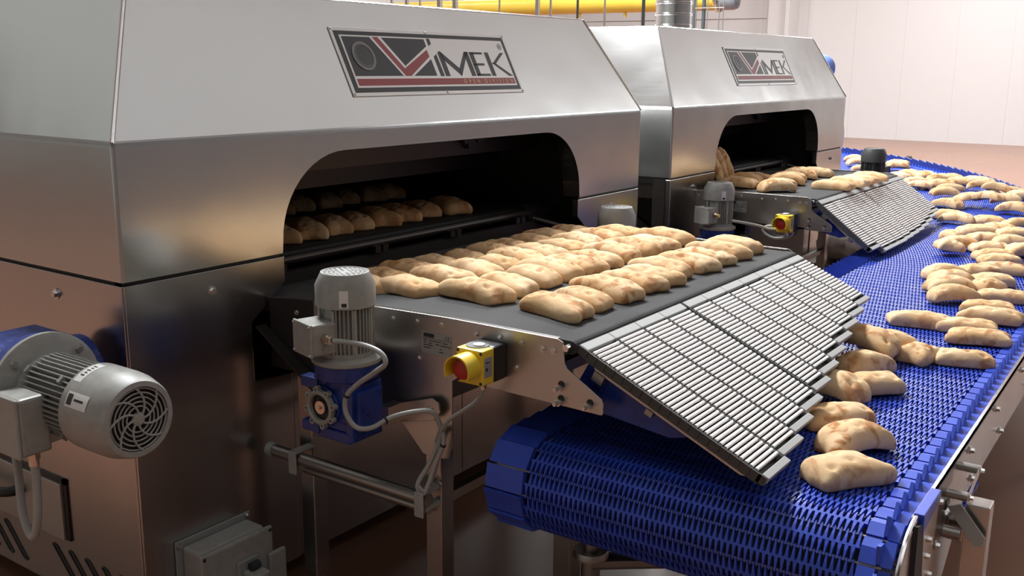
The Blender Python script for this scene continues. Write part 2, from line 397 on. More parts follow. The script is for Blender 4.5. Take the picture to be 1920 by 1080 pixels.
    c.box(1.9, 3.9, ya, ye, 1.60, 1.62); c.box(1.9, 3.9, ya, ye, 0.72, 0.74)
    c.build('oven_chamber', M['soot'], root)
    d = MB(); d.box(1.93, 3.87, yf + 0.30, yf + 0.33, 1.335, 1.59); d.box(1.93, 3.87, yf + 0.52, yf + 0.54, 1.24, 1.50)
    d.box(1.93, 3.87, yf + 0.10, yf + 0.14, 1.44, 1.59)
    d.build('heat_baffle', M['soot_metal'], root)
    h = MB(); h.box(3.32, 3.37, yf + 0.275, yf + 0.30, 1.36, 1.425); h.cyl((3.30, yf + 0.29, 1.40), (3.30, yf + 0.27, 1.40), 0.018); h.cyl((3.39, yf + 0.29, 1.40), (3.39, yf + 0.27, 1.40), 0.018)
    h.build('baffle_bracket', M['soot_metal'], root)
    # oven band that carries the loaves to the mouth
    ob = MB(); zz = 1.083; pr = [(6.1, zz), (2.56, zz)]
    for i in range(7):
        t = PI * i / 6; pr.append((2.56 - 0.03 * math.sin(t), zz - 0.03 + 0.03 * math.cos(t)))
    pr += [(6.1, zz - 0.06)]
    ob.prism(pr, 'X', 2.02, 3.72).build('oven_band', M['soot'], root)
    br = MB(); br.cyl((1.93, 2.49, 1.065), (3.87, 2.49, 1.065), 0.016, n=14); br.box(1.93, 3.87, 2.47, 2.50, 0.985, 1.03)
    for q in (2.13, 2.62, 3.05, 3.5):
        br.box(q, q + 0.028, 2.455, 2.50, 1.035, 1.06); br.box(q + 0.04, q + 0.068, 2.455, 2.50, 1.035, 1.06)
    br.build('scraper_bar', M['soot_metal'], root)
    rl = MB(); rl.cyl((3.62, 2.52, 1.055), (3.74, 2.52, 1.055), 0.045); rl.cyl((3.74, 2.50, 1.055), (3.80, 2.50, 1.055), 0.02)
    rl.tube([(3.66, 2.50, 1.04), (3.78, 2.30, 0.98), (3.82, 2.2, 0.93)], 0.015)
    rl.build('tension_roller', M['soot_metal'], root, smooth=True)
    bo = MB()
    bo.bolt((1.776, yf, 1.068), (0, -1, 0), 0.011, 0.012)
    o = bo.build('cover_bolt', M['bolt'], root)
    MB().bolt((4.048, yf, 1.068), (0, -1, 0), 0.011, 0.012).build('cover_bolt', M['bolt'], root)
    if not side_open:
        MB().bolt((x0, 2.616, 1.067), (-1, 0, 0), 0.012, 0.012).build('cover_bolt', M['bolt'], root)
        hd = MB(); hd.box(x0 - 0.014, x0, 2.672, 3.42, 0.305, 0.484); dr = hd.build('hatch', M['hatch'], root, bevel=0.002)
        ed = MB(); ed.box(x0 - 0.006, x0, 2.652, 2.672, 0.305, 0.500); ed.box(x0 - 0.006, x0, 2.652, 3.43, 0.484, 0.500); ed.build('hatch_seal', M['black'], dr)
        MB().tube(catmull([(x0 - 0.01, 2.88, 0.42), (x0 - 0.05, 2.90, 0.415), (x0 - 0.07, 2.97, 0.41), (x0 - 0.07, 3.10, 0.41), (x0 - 0.05, 3.17, 0.415), (x0 - 0.01, 3.19, 0.42)]), 0.016).build('handle', M['black'], dr, smooth=True)
        for k in range(9):                             # slanted vent slots cut in the lower edge
            y_ = 2.70 - k * 0.085 if k < 5 else 2.98 + (k - 5) * 0.085
            if y_ < 2.36: continue
            v = MB(); pts = []
            for i in range(24):
                t = 2 * PI * i / 24; u = math.cos(t) * 0.012; ww = math.sin(t) * 0.012 + (0.075 if math.sin(t) > 0 else -0.075)
                pts.append((x0 - 0.001, y_ + u + ww * 0.62, 0.215 + ww * 0.62))
            v.tube(pts + [pts[0]], 0.0028, 6); v.build('vent_slot', M['black'], root)
    # ------- nameplate on the front slope
    L = math.hypot(bb, zt - zc)
    up = Vector((0, bb, zt - zc)) / L; nrm = Vector((0, -(zt - zc), bb)) / L
    def PT(u, v): return u, v
    pm = Matrix(((1, up.x, nrm.x, 0), (0, up.y, nrm.y, 0), (0, up.z, nrm.z, 0), (0, 0, 0, 1)))
    org = Vector((2.417, yf, zc)) + up * 0.1115
    pm.translation = org
    W_, H_ = 0.975, 0.25
    pl = MB().box(0, W_, 0, H_, 0.0005, 0.004, pm).build('nameplate', M['paint_white'], root, bevel=0.001)
    def layer(name, polys, z, mt):
        b_ = MB()
        for p in polys: b_.prism(p, 'Z', 0.003, z, pm)
        return b_.build(name, mt, pl)
    LG = LOGO
    layer('plate_border', [LG['border']], 0.0046, M['plate_black'])
    layer('plate_field', [LG['field']], 0.0050, M['paint_white'])
    layer('logo_ground', [LG['ground']], 0.0054, M['plate_black'])
    layer('logo_outline', LG['vwhite'], 0.0058, M['paint_white'])
    layer('logo_stroke', LG['vred'], 0.0062, M['plate_red'])
    layer('red_band', [LG['band']], 0.0055, M['plate_red'])
    layer('logo_letters', LG['letters'], 0.0056, M['plate_black'])
    ring = MB(); cxr, cyr = LG['reg']
    ring.lathe([(0.010, 0), (0.0125, 0), (0.0125, 0.0056), (0.010, 0.0056)], 20, pm @ Matrix.Translation((cxr, cyr, 0)), True)
    ring.build('registered_mark', M['plate_black'], pl)
    text_obj('R', 0.016, 'registered_letter', M['plate_black'], pl, pm @ Matrix.Translation((cxr - 0.005, cyr - 0.0055, 0.0054)))
    ux, uy, sz = LG['text']
    text_obj('OVEN DIVISION', sz, 'lettering', M['plate_cream'], pl, pm @ Matrix.Translation((ux, uy, 0.0058)), space=2.2)
    dc = MB(); ex, ey, er = LG['disc']
    prof = [(0.0, 0.0075)] + [(er * math.sin(t), 0.0054 + 0.002 * math.cos(t)) for t in [PI / 2 * i / 8 for i in range(1, 9)]]
    dc.lathe(prof, 32, pm @ Matrix.Translation((ex, ey, 0)))
    dco = dc.build('emblem_disc', M['disc_dark'], pl, smooth=True)
    for (r0, r1, off, mt) in ((0.70, 0.97, 0.0, 'disc_mid'), (0.84, 0.985, -0.004, 'disc_light')):
        rg = MB(); rg.lathe([(er * r0, 0.0056), (er * r1, 0.0056), (er * r1, 0.0078 if r0 < 0.8 else 0.0082), (er * r0, 0.0078 if r0 < 0.8 else 0.0082)], 36, pm @ Matrix.Translation((ex + off, ey + off, 0)), True)
        rg.build('emblem_ring', M[mt], dco)
    for (u, v) in ((0.008, H_ - 0.007), (W_ / 2, H_ - 0.007), (W_ - 0.008, H_ - 0.007), (0.008, 0.007), (W_ / 2, 0.007), (W_ - 0.008, 0.007)):
        MB().lathe([(0.0045, 0.003), (0.004, 0.0065), (0.0015, 0.0078), (0, 0.0079)], 10, pm @ Matrix.Translation((u, v, 0))).build('rivet', M['chrome'], pl)
    return root

make_oven(0, 0, 'large brushed steel tunnel oven nearest the camera, filling the left half', False)
make_oven(3.215, 0.034, 'second brushed steel tunnel oven farther back, beyond the first one', True)

# ------------------------------------------------------------------ discharge conveyors
def make_conveyor(dx, dy, label, first):
    root = empty('discharge_conveyor', (dx, dy, 0)); tag(root, label, 'conveyor', 'discharge conveyors in front of the oven mouths')
    # belt: profile in (y, z); inclined out of the oven, then level, round the nose, back underneath
    top = [(2.50, 0.985), (2.26, 1.009), (1.84, 1.043), (1.62, 1.050), (1.235, 1.050)]
    prof = list(top)
    for i in range(1, 8):
        t = PI * i / 8; prof.append((1.235 - 0.017 * math.sin(t), 1.033 + 0.017 * math.cos(t)))
    prof += [(1.235, 1.016), (1.62, 1.012), (1.84, 1.004), (2.26, 0.968), (2.50, 0.945)]
    MB().prism(prof, 'X', 1.996, 3.508).build('belt', M['belt'], root)
    nose = MB(); nose.cyl((1.985, 1.245, 1.030), (3.52, 1.245, 1.030), 0.010); nose.cyl((1.972, 1.236, 1.036), (2.0, 1.236, 1.036), 0.008)
    nose.build('nose_bar', M['chrome'], root)
    # side plate with its gusset
    sp = [(2.10, 1.030), (1.84, 1.050), (1.60, 1.057), (1.262, 1.057), (1.245, 1.050), (1.238, 0.998), (1.230, 0.985), (1.133, 0.928), (1.128, 0.918), (1.128, 0.893), (1.133, 0.888), (1.489, 0.893),
          (1.57, 0.897), (1.587, 0.886), (1.587, 0.70), (1.60, 0.665), (1.645, 0.655), (1.69, 0.66), (1.785, 0.754), (1.89, 0.752), (2.10, 0.785)]
    for k, (xa, xb) in enumerate(((1.974, 1.978), (3.522, 3.526))):
        MB().prism(sp, 'X', xa, xb).build('side_plate', M['steel_plate'], root, bevel=0.001)
        MB().prism([(2.29, 1.014), (2.10, 1.030), (2.10, 0.785), (2.19, 0.80), (2.29, 0.80)], 'X', xa + 0.0005, xb - 0.0005).build('rear_side_plate', M['soot'], root)  # rear end of the side plate, its shade put in as black
        fl = MB(); xin = xb if k == 0 else xa
        sgn = 1 if k == 0 else -1
        for (p, q) in zip([(2.27, 1.016), (1.84, 1.050), (1.60, 1.057)], [(1.84, 1.050), (1.60, 1.057), (1.262, 1.057)]):
            fl.prism([(p[0], p[1]), (q[0], q[1]), (q[0], q[1] - 0.003), (p[0], p[1] - 0.003)], 'X', min(xin, xin + 0.014 * sgn), max(xin, xin + 0.014 * sgn))
        fl.build('plate_flange', M['chrome'], root)
    # cross members
    cr = MB(); cr.box(1.98, 3.52, 1.27, 1.30, 0.955, 0.985); cr.build('cross_member', M['steel_plate'], root)
    cr = MB(); cr.cyl((1.98, 1.50, 0.93), (3.52, 1.50, 0.93), 0.035, n=20); cr.build('return_roller', M['steel_dull'], root, smooth=True)
    cr = MB(); cr.box(1.985, 3.515, 1.66, 1.70, 0.80, 0.97); cr.build('cross_member', M['steel_plate'], root)
    # legs
    for (yy, xx) in ((1.630, 1.979), (2.130, 1.979), (1.630, 3.466), (2.130, 3.466)):
        lg = MB(); lg.box(xx, xx + 0.055, yy, yy + 0.056, 0.14, 0.80); leg = lg.build('leg', M['steel_low'], root, bevel=0.003)
        f = MB(); cx_, cy_ = xx + 0.0275, yy + 0.028
        f.cyl((cx_, cy_, 0.02), (cx_, cy_, 0.14), 0.012); f.lathe([(0.0, 0.0), (0.045, 0.0), (0.045, 0.008), (0.018, 0.030), (0.0, 0.030)], 20, Matrix.Translation((cx_, cy_, 0)))
        f.build('foot', M['steel_dull'], leg, smooth=True)
    for (z, r, xx, nm, mt) in ((0.555, 0.0185, 1.925, 'guide_rod', 'steel_dull'), (0.505, 0.014, 1.965, 'tie_bar', 'steel_dull')):
        y0, y1 = (1.63, 2.24) if nm == 'guide_rod' else (1.66, 2.15)
        rd = MB().cyl((xx, y0, z), (xx, y1, z), r, n=20).build(nm, M[mt], root, smooth=True)
        if nm == 'guide_rod':
            MB().cyl((xx, y1 - 0.004, z), (xx, y1 + 0.02, z), r * 1.18, n=20).build('end_cap', M['grey_plastic'], rd, smooth=True)
            for yc in (2.135, 1.645):
                cl = MB(); cl.box(xx - 0.026, xx - 0.020, yc - 0.016, yc + 0.016, z - 0.045, z + 0.02)
                cl.box(xx - 0.026, xx + 0.055, yc - 0.016, yc + 0.016, z + 0.018, z + 0.026); cl.box(xx - 0.004, xx + 0.055, yc - 0.012, yc + 0.012, z - 0.035, z - 0.019)
                cl.build('rod_clamp', M['grey_paint'], root, bevel=0.003)
    bm_ = MB(); bm_.box(2.03, 3.47, 1.65, 1.68, 0.50, 0.53); bm_.build('stretcher', M['steel_dull'], root, bevel=0.002)
    bm_ = MB(); bm_.cyl((2.03, 2.155, 0.60), (3.47, 2.155, 0.60), 0.014); bm_.build('stretcher', M['steel_dull'], root, smooth=True)
    bm_ = MB(); bm_.box(2.03, 3.47, 2.13, 2.16, 0.665, 0.735); bm_.build('stretcher', M['soot_metal'], root)
    # bolts
    for (yy, zz, r) in ((1.79, 1.027, 0.008), (1.705, 1.032, 0.008), (1.62, 1.036, 0.008), (1.505, 1.028, 0.008), (1.43, 1.033, 0.008), (1.365, 1.03, 0.008),
                        (1.302, 1.025, 0.010), (1.27, 1.025, 0.010), (1.38, 0.962, 0.009), (1.865, 1.02, 0.008), (2.17, 0.985, 0.008), (2.10, 0.925, 0.008), (1.63, 0.585, 0.009), (1.70, 0.93, 0.008)):
        MB().bolt((1.974, yy, zz), (-1, 0, 0), r * 0.72, 0.007).build('bolt', M['bolt'], root)
    for (yy, zz) in ((1.2485, 0.936), (1.2485, 0.900), (1.1665, 0.906)):
        st = MB(); st.cyl((1.974, yy, zz), (1.960, yy, zz), 0.0095, n=14); st.cyl((1.960, yy, zz), (1.945, yy, zz), 0.0055, n=10)
        st.build('stud', M['bolt'], root)
        MB().cyl((1.9735, yy - 0.002, zz + 0.008), (1.9725, yy - 0.002, zz + 0.008), 0.009, n=14).build('slot', M['black'], root)
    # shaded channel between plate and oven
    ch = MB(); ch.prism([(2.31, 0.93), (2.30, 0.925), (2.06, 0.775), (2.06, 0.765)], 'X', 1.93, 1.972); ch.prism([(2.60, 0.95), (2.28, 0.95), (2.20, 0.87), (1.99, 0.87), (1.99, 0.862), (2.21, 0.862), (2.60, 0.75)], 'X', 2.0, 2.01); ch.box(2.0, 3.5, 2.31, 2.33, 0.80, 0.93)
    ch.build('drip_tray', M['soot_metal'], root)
    # rating plate
    rp_ = MB(); rp_.box(1.9725, 1.974, 1.588, 1.688, 0.950, 1.008); rpo = rp_.build('rating_plate', M['grey_label'], root)
    Tm = Matrix(((0, 0, -1, 1.9724), (-1, 0, 0, 1.684), (0, 1, 0, 0.953), (0, 0, 0, 1)))
    def ln(u0, u1, v0, v1): return [(u0, v0), (u1, v0), (u1, v1), (u0, v1)]
    lm = MB()
    for q in (ln(0.002, 0.038, 0.042, 0.052), ln(0, 0.096, 0.0375, 0.0385), ln(0, 0.036, 0.0400, 0.0408), ln(0.002, 0.014, 0.032, 0.0345), ln(0.02, 0.062, 0.0315, 0.0335), ln(0.066, 0.084, 0.0300, 0.0325),
              ln(0.002, 0.012, 0.025, 0.0275), ln(0.018, 0.032, 0.0245, 0.0265), ln(0.042, 0.056, 0.0235, 0.026), ln(0.060, 0.094, 0.0225, 0.025),
              ln(0.002, 0.034, 0.018, 0.0205), ln(0.002, 0.026, 0.011, 0.0135), ln(0.058, 0.064, 0.012, 0.0145), ln(0.054, 0.070, 0.0045, 0.007)):
        lm.prism(q, 'Z', 0.0, 0.0002, Tm)
    lm.build('plate_print', M['ink'], rpo)
    text_obj('CE', 0.014, 'ce_mark', M['ink'], rpo, Tm @ Matrix.Translation((0.074, 0.041, 0.0001)), 0.0001)
    if not first:
        be = MB(); T = Matrix.Translation((1.974, 1.59, 0.80)) @ Matrix.Rotation(-PI / 2, 4, 'Y')
        be.lathe([(0, 0.045), (0.02, 0.045), (0.036, 0.035), (0.04, 0.0)], 24, T); be.build('bearing_cap', M['darkgrey_plastic'], root, smooth=True)
        fb = MB(); fb.prism([(1.50, 0.785), (1.53, 0.76), (1.64, 0.81), (1.68, 0.825), (1.66, 0.84), (1.59, 0.85)], 'X', 1.962, 1.974); fb.build('bearing_flange', M['black'], root)
        g = MB(); g.box(1.974, 1.978, 1.27, 1.75, 0.70, 0.90); g.build('gusset', M['steel_low'], root)
    else:
        ar = MB(); ar.prism([(1.75, 0.80), (1.64, 0.835), (1.615, 0.825), (1.61, 0.80), (1.63, 0.775), (1.75, 0.745)], 'X', 1.950, 1.956); ar.bolt((1.950, 1.645, 0.80), (-1, 0, 0), 0.009, 0.012)
        ar.cyl((1.956, 1.645, 0.80), (1.974, 1.645, 0.80), 0.008); ar.box(1.90, 1.956, 1.745, 1.780, 0.75, 0.80)
        ar.build('torque_arm', M['steel_plate'], root, bevel=0.001)
    return root
make_conveyor(0, 0, 'near discharge conveyor, dark belt carrying neat rows of loaves out of the first oven', True)
make_conveyor(3.052, 0.452, 'far discharge conveyor with dark belt in front of the second oven', False)

# ------------------------------------------------------------------ roller slides
def make_slide(label, x0, y0, z0, ang, lens, pitch, ndetail, gapafter):
    """x0,y0,z0 = upper near corner; strips run down towards -Y at angle ang."""
    root = empty('roller_slide', (x0, y0, z0), (ang, 0, 0)); tag(root, label, 'roller slide', 'staggered roller slides')
    # local frame: x along the conveyor end, -y down the slope, z normal
    rp = 0.0137; budget = 100; rest = MB()
    x = 0.0
    for i, L in enumerate(lens):
        w_ = pitch
        if i == gapafter: x += 0.012; w_ = pitch - 0.012
        tr = MB(); e = 0.0035; sd = MB()
        sd.box(x + 0.001, x + 0.001 + e, -L + 0.01, -0.01, -0.020, -0.0035); sd.box(x + w_ - e - 0.001, x + w_ - 0.001, -L + 0.01, -0.01, -0.020, -0.0035)
        tr.box(x + 0.001, x + w_ - 0.001, -0.022, 0.004, -0.022, 0.0005); tr.box(x + 0.001, x + w_ - 0.001, -L - 0.004, -L + 0.014, -0.014, 0.0005)
        tr.box(x + 0.002, x + w_ - 0.002, -L, 0, -0.0245, -0.0215)
        t_o = tr.build('roller_track', M['light_plastic'], root, bevel=0.0012, seg=1)
        sd.build('track_side', M['mid_plastic'], t_o)
        n = int((L - 0.045) / rp); s0 = 0.022 + (L - 0.040 - n * rp) / 2 + rp / 2
        cg = MB()
        for k in range(n // 4 + 1):
            sc = min(L - 0.02, 0.022 + k * 4 * rp)
            cg.box(x + e, x + w_ - e, -sc - 0.001, -sc + 0.001, -0.020, -0.010)
        cg.box(x + e, x + w_ - e, -L + 0.015, -0.02, -0.021, -0.019)
        cg.build('track_web', M['black'], t_o)
        for k in range(n):
            yy = -(s0 + k * rp); r = 0.0048
            b_ = MB() if budget > 0 else rest
            b_.cyl((x + e + 0.003, yy, -0.0035), (x + w_ - e - 0.003, yy, -0.0035), r, n=12)
            if budget > 0:
                b_.build('roller', M['roller'], t_o, smooth=True); budget -= 1
        x += w_
    tag(rest.build('rollers', M['roller'], root, smooth=True), kind='stuff')
    # side cheeks of the outermost track: dark blocks, then a tan rail below
    L = lens[0]; bl = MB(); k = 0; s = 0.028
    while s < L - 0.03:
        bl.box(-0.004, 0.001, -min(s + 0.026, L), -s, -0.026, -0.001); s += 0.0274
    bl.box(-0.004, 0.001, -0.026, 0.002, -0.020, 0.0); bl.box(-0.004, 0.001, -L, -L + 0.02, -0.022, 0.0)
    bl.build('side_blocks', M['darkgrey_plastic'], root)
    for (xa, j) in ((0.004, 0), (sum(1 for _ in lens) * pitch * 0.5, 5), (len(lens) * pitch - 0.03, len(lens) - 1)):
        Lj = lens[min(j, len(lens) - 1)]
        MB().prism([(-0.045, -0.023), (-Lj + 0.03, -0.023), (-Lj + 0.055, -0.036), (-0.06, -0.036)], 'X', xa, xa + 0.006).build('support_rail', M['steel_plate'], root)
    ax = MB(); ax.box(0.0, len(lens) * pitch, -0.09, -0.06, -0.06, -0.036); ax.box(0.0, len(lens) * pitch * 0.98, -min(lens) + 0.05, -min(lens) + 0.07, -0.05, -0.036)
    ax.build('support_bar', M['steel_dull'], root)
    dk = MB(); dk.prism([(-0.03, -0.04), (-L * 0.62, -0.045), (-L * 0.55, -0.075), (-0.02, -0.16)], 'X', 0.02, 0.026); dk.build('hinge_plate', M['blue_paint'], root)
    return root
make_slide('staggered roller slide leading from the near conveyor down to the blue belt', 2.005, 1.2125, 1.041, math.radians(24.3),
           [0.532, 0.512, 0.487, 0.462, 0.436, 0.411, 0.386, 0.360, 0.336, 0.311, 0.286], 0.1364, 100, 4)
make_slide('farther roller slide below the second oven, seen beyond the near one', 5.045, 1.665, 1.040, math.radians(37.0),
           [0.36, 0.395, 0.395, 0.395, 0.39, 0.385, 0.38, 0.37, 0.355, 0.335, 0.31], 0.1395, 100, 20)

# ------------------------------------------------------------------ motors and gearboxes
def fan_cover(mb, r, z0, z1, n=8):
    mb.lathe([(r * 0.93, z0), (r, z0), (r, z0 + (z1 - z0) * 0.62), (r * 0.80, z1), (r * 0.76, z1), (r * 0.74, z1 - 0.002), (0.0, z1 - 0.002)], 40)
def make_vertical_motor(loc, rz, label, group, low=True, dark=False):
    root = empty('gear_motor', loc, (0, 0, rz)); tag(root, label, 'motor', group)
    gp = M['darkgrey_plastic'] if dark else M['grey_paint']
    # local: z=0 at shaft height, axis vertical; terminal box on +y (-x side faces the camera)
    fc = MB(); fan_cover(fc, 0.080, 0.283, 0.371); f_o = fc.build('fan_cover', gp, root, smooth=True)
    gr = MB()
    for ring, cnt in ((0.018, 6), (0.030, 12), (0.042, 18), (0.053, 24)):
        for i in range(cnt):
            t = 2 * PI * i / cnt; gr.cyl((ring * math.cos(t), ring * math.sin(t), 0.3689), (ring * math.cos(t), ring * math.sin(t), 0.3694), 0.0042, n=8)
    gr.build('vent_holes', M['black'], f_o)
        # sticker on the cover facing -x/-y
    sk = MB(); vs = []
    for i in range(5):
        t = math.radians(213 + i * 4.2); vs += [(0.0804 * math.cos(t), 0.0804 * math.sin(t), 0.288), (0.0804 * math.cos(t), 0.0804 * math.sin(t), 0.334)]
    sk.add(vs, [(2 * i, 2 * i + 2, 2 * i + 3, 2 * i + 1) for i in range(4)]); sk.build('sticker', M['white_label'], f_o)
    sk = MB(); vs = []
    for i in range(4):
        t = math.radians(217 + i * 3.2); vs += [(0.0807 * math.cos(t), 0.0807 * math.sin(t), 0.291), (0.0807 * math.cos(t), 0.0807 * math.sin(t), 0.301)]
    sk.add(vs, [(2 * i, 2 * i + 2, 2 * i + 3, 2 * i + 1) for i in range(3)])
    sk.build('sticker_print', M['ink'], f_o)
    bd = MB(); bd.cyl((0, 0, 0.155), (0, 0, 0.290), 0.062, n=40)
    for i in range(44):
        t = 2 * PI * i / 44
        if abs((math.degrees(t) - 164 + 180) % 360 - 180) < 36: continue
        c, s = math.cos(t), math.sin(t)
        T = Matrix.Rotation(t, 4, 'Z'); bd.box(0.055, 0.0755, -0.0014, 0.0014, 0.16, 0.288, T)
    bd.cyl((0, 0, 0.145), (0, 0, 0.160), 0.074, n=40)
    for i in range(8):
        T = Matrix.Rotation(2 * PI * i / 8 + 0.3, 4, 'Z'); bd.cyl(T @ Vector((0.072, 0, 0.16)), T @ Vector((0.072, 0, 0.28)), 0.005, n=8)
    bd.build('motor_body', gp, root)
    fl = MB(); fl.lathe([(0.0, 0.128), (0.092, 0.128), (0.095, 0.131), (0.095, 0.140), (0.085, 0.146), (0.05, 0.150), (0, 0.150)], 40)
    fl.build('motor_flange', gp, root, smooth=True)
    tb = MB(); T = Matrix.Rotation(math.radians(164), 4, 'Z')
    tb.box(0.055, 0.125, -0.048, 0.048, 0.165, 0.250, T)
    tb_o = tb.build('terminal_box', gp, root, bevel=0.006)
    ld = MB(); ld.box(0.124, 0.132, -0.050, 0.050, 0.163, 0.252, T); ld.build('box_lid', gp, tb_o, bevel=0.003)
    sc = MB()
    for (a, z) in ((-0.043, 0.17), (0.043, 0.17), (-0.043, 0.245), (0.043, 0.245)): sc.bolt(T @ Vector((0.131, a, z)), T.to_3x3() @ Vector((1, 0, 0)), 0.0035, 0.004)
    sc.build('lid_screw', M['bolt'], tb_o)
    g = MB(); p0 = T @ Vector((0.09, 0.048, 0.212)); dd = T.to_3x3() @ Vector((0, 1, 0))
    g.cyl(p0, p0 + dd * 0.016, 0.014, n=6); g.cyl(p0 + dd * 0.016, p0 + dd * 0.024, 0.012, n=20); g.cyl(p0 + dd * 0.024, p0 + dd * 0.034, 0.009, n=16)
    g.build('cable_gland', M['brass'], tb_o, smooth=True)
    g = MB(); p1 = T @ Vector((0.085, 0.0481, 0.182)); g.cyl(p1, p1 + dd * 0.004, 0.012, n=20); g.build('blanking_plug', gp, tb_o)
    # gearbox
    if low:
        gb = MB(); gb.box(-0.055, 0.055, -0.062, 0.062, -0.055, 0.085); gb.cyl((0, 0, 0.085), (0, 0, 0.128), 0.085, 0.09, n=32)
        gb.box(-0.058, 0.058, -0.070, -0.045, -0.080, 0.075); gb.box(-0.058, 0.058, 0.045, 0.070, -0.080, 0.09)
        gb.cyl((-0.062, 0.032, 0.006), (0.062, 0.032, 0.006), 0.056, n=32)
        gb.box(-0.065, -0.030, 0.050, 0.115, 0.050, 0.080); gb.box(-0.065, -0.030, 0.050, 0.115, -0.075, -0.045)
        gb.box(-0.060, 0.060, -0.060, 0.060, -0.085, -0.055); gb.box(-0.045, 0.045, -0.085, -0.06, -0.05, 0.06)
        for zz in (-0.03, 0.0, 0.03): gb.box(-0.056, 0.056, -0.067, 0.067, zz - 0.003, zz + 0.003)
        gb_o = gb.build('gearbox', M['blue_paint'], root, bevel=0.005)
        of = MB(); TY = Matrix.Translation((-0.064, 0.032, 0.006)) @ Matrix.Rotation(-PI / 2, 4, 'Y')
        of.lathe([(0.036, 0.0), (0.047, 0.0), (0.049, 0.005), (0.047, 0.016), (0.040, 0.018), (0.036, 0.014)], 36, TY, True)
        for i in range(8):
            T8 = TY @ Matrix.Rotation(2 * PI * i / 8 + 0.2, 4, 'Z')
            of.lathe([(0.0042, 0), (0.0085, 0), (0.0085, 0.016), (0.0042, 0.016)], 12, T8 @ Matrix.Translation((0.0505, 0, 0)), True)
        fo = of.build('output_flange', M['grey_paint'], gb_o, smooth=True)
        s_ = MB(); s_.lathe([(0.0, 0.012), (0.018, 0.012), (0.020, 0.008), (0.020, 0.0)], 24, TY); s_.lathe([(0, 0.018), (0.005, 0.018), (0.005, 0.012)], 10, TY)
        s_.build('shaft_cover', M['brass'], gb_o, smooth=True)
        s_ = MB(); s_.lathe([(0.0, 0.003), (0.037, 0.003)], 30, TY); s_.build('seal', M['black'], gb_o)
    return root
NM = 'vertical gear motors beside the discharge conveyors'
make_vertical_motor((1.862, 1.858, 0.796), 0, 'grey vertical motor on a blue gearbox, bolted to the side of the near conveyor', NM)
make_vertical_motor((4.905, 2.145, 0.742), 0, 'grey vertical motor with blue gearbox beside the second oven, left of the far conveyor', NM)
make_vertical_motor((3.655, 2.052, 0.757), PI, 'grey motor fan cover behind the loaves at the near conveyor far side', NM)
make_vertical_motor((6.84, 1.91, 0.815), PI, 'dark grey round motor fan cover standing at the far side of the second conveyor', NM, dark=True)

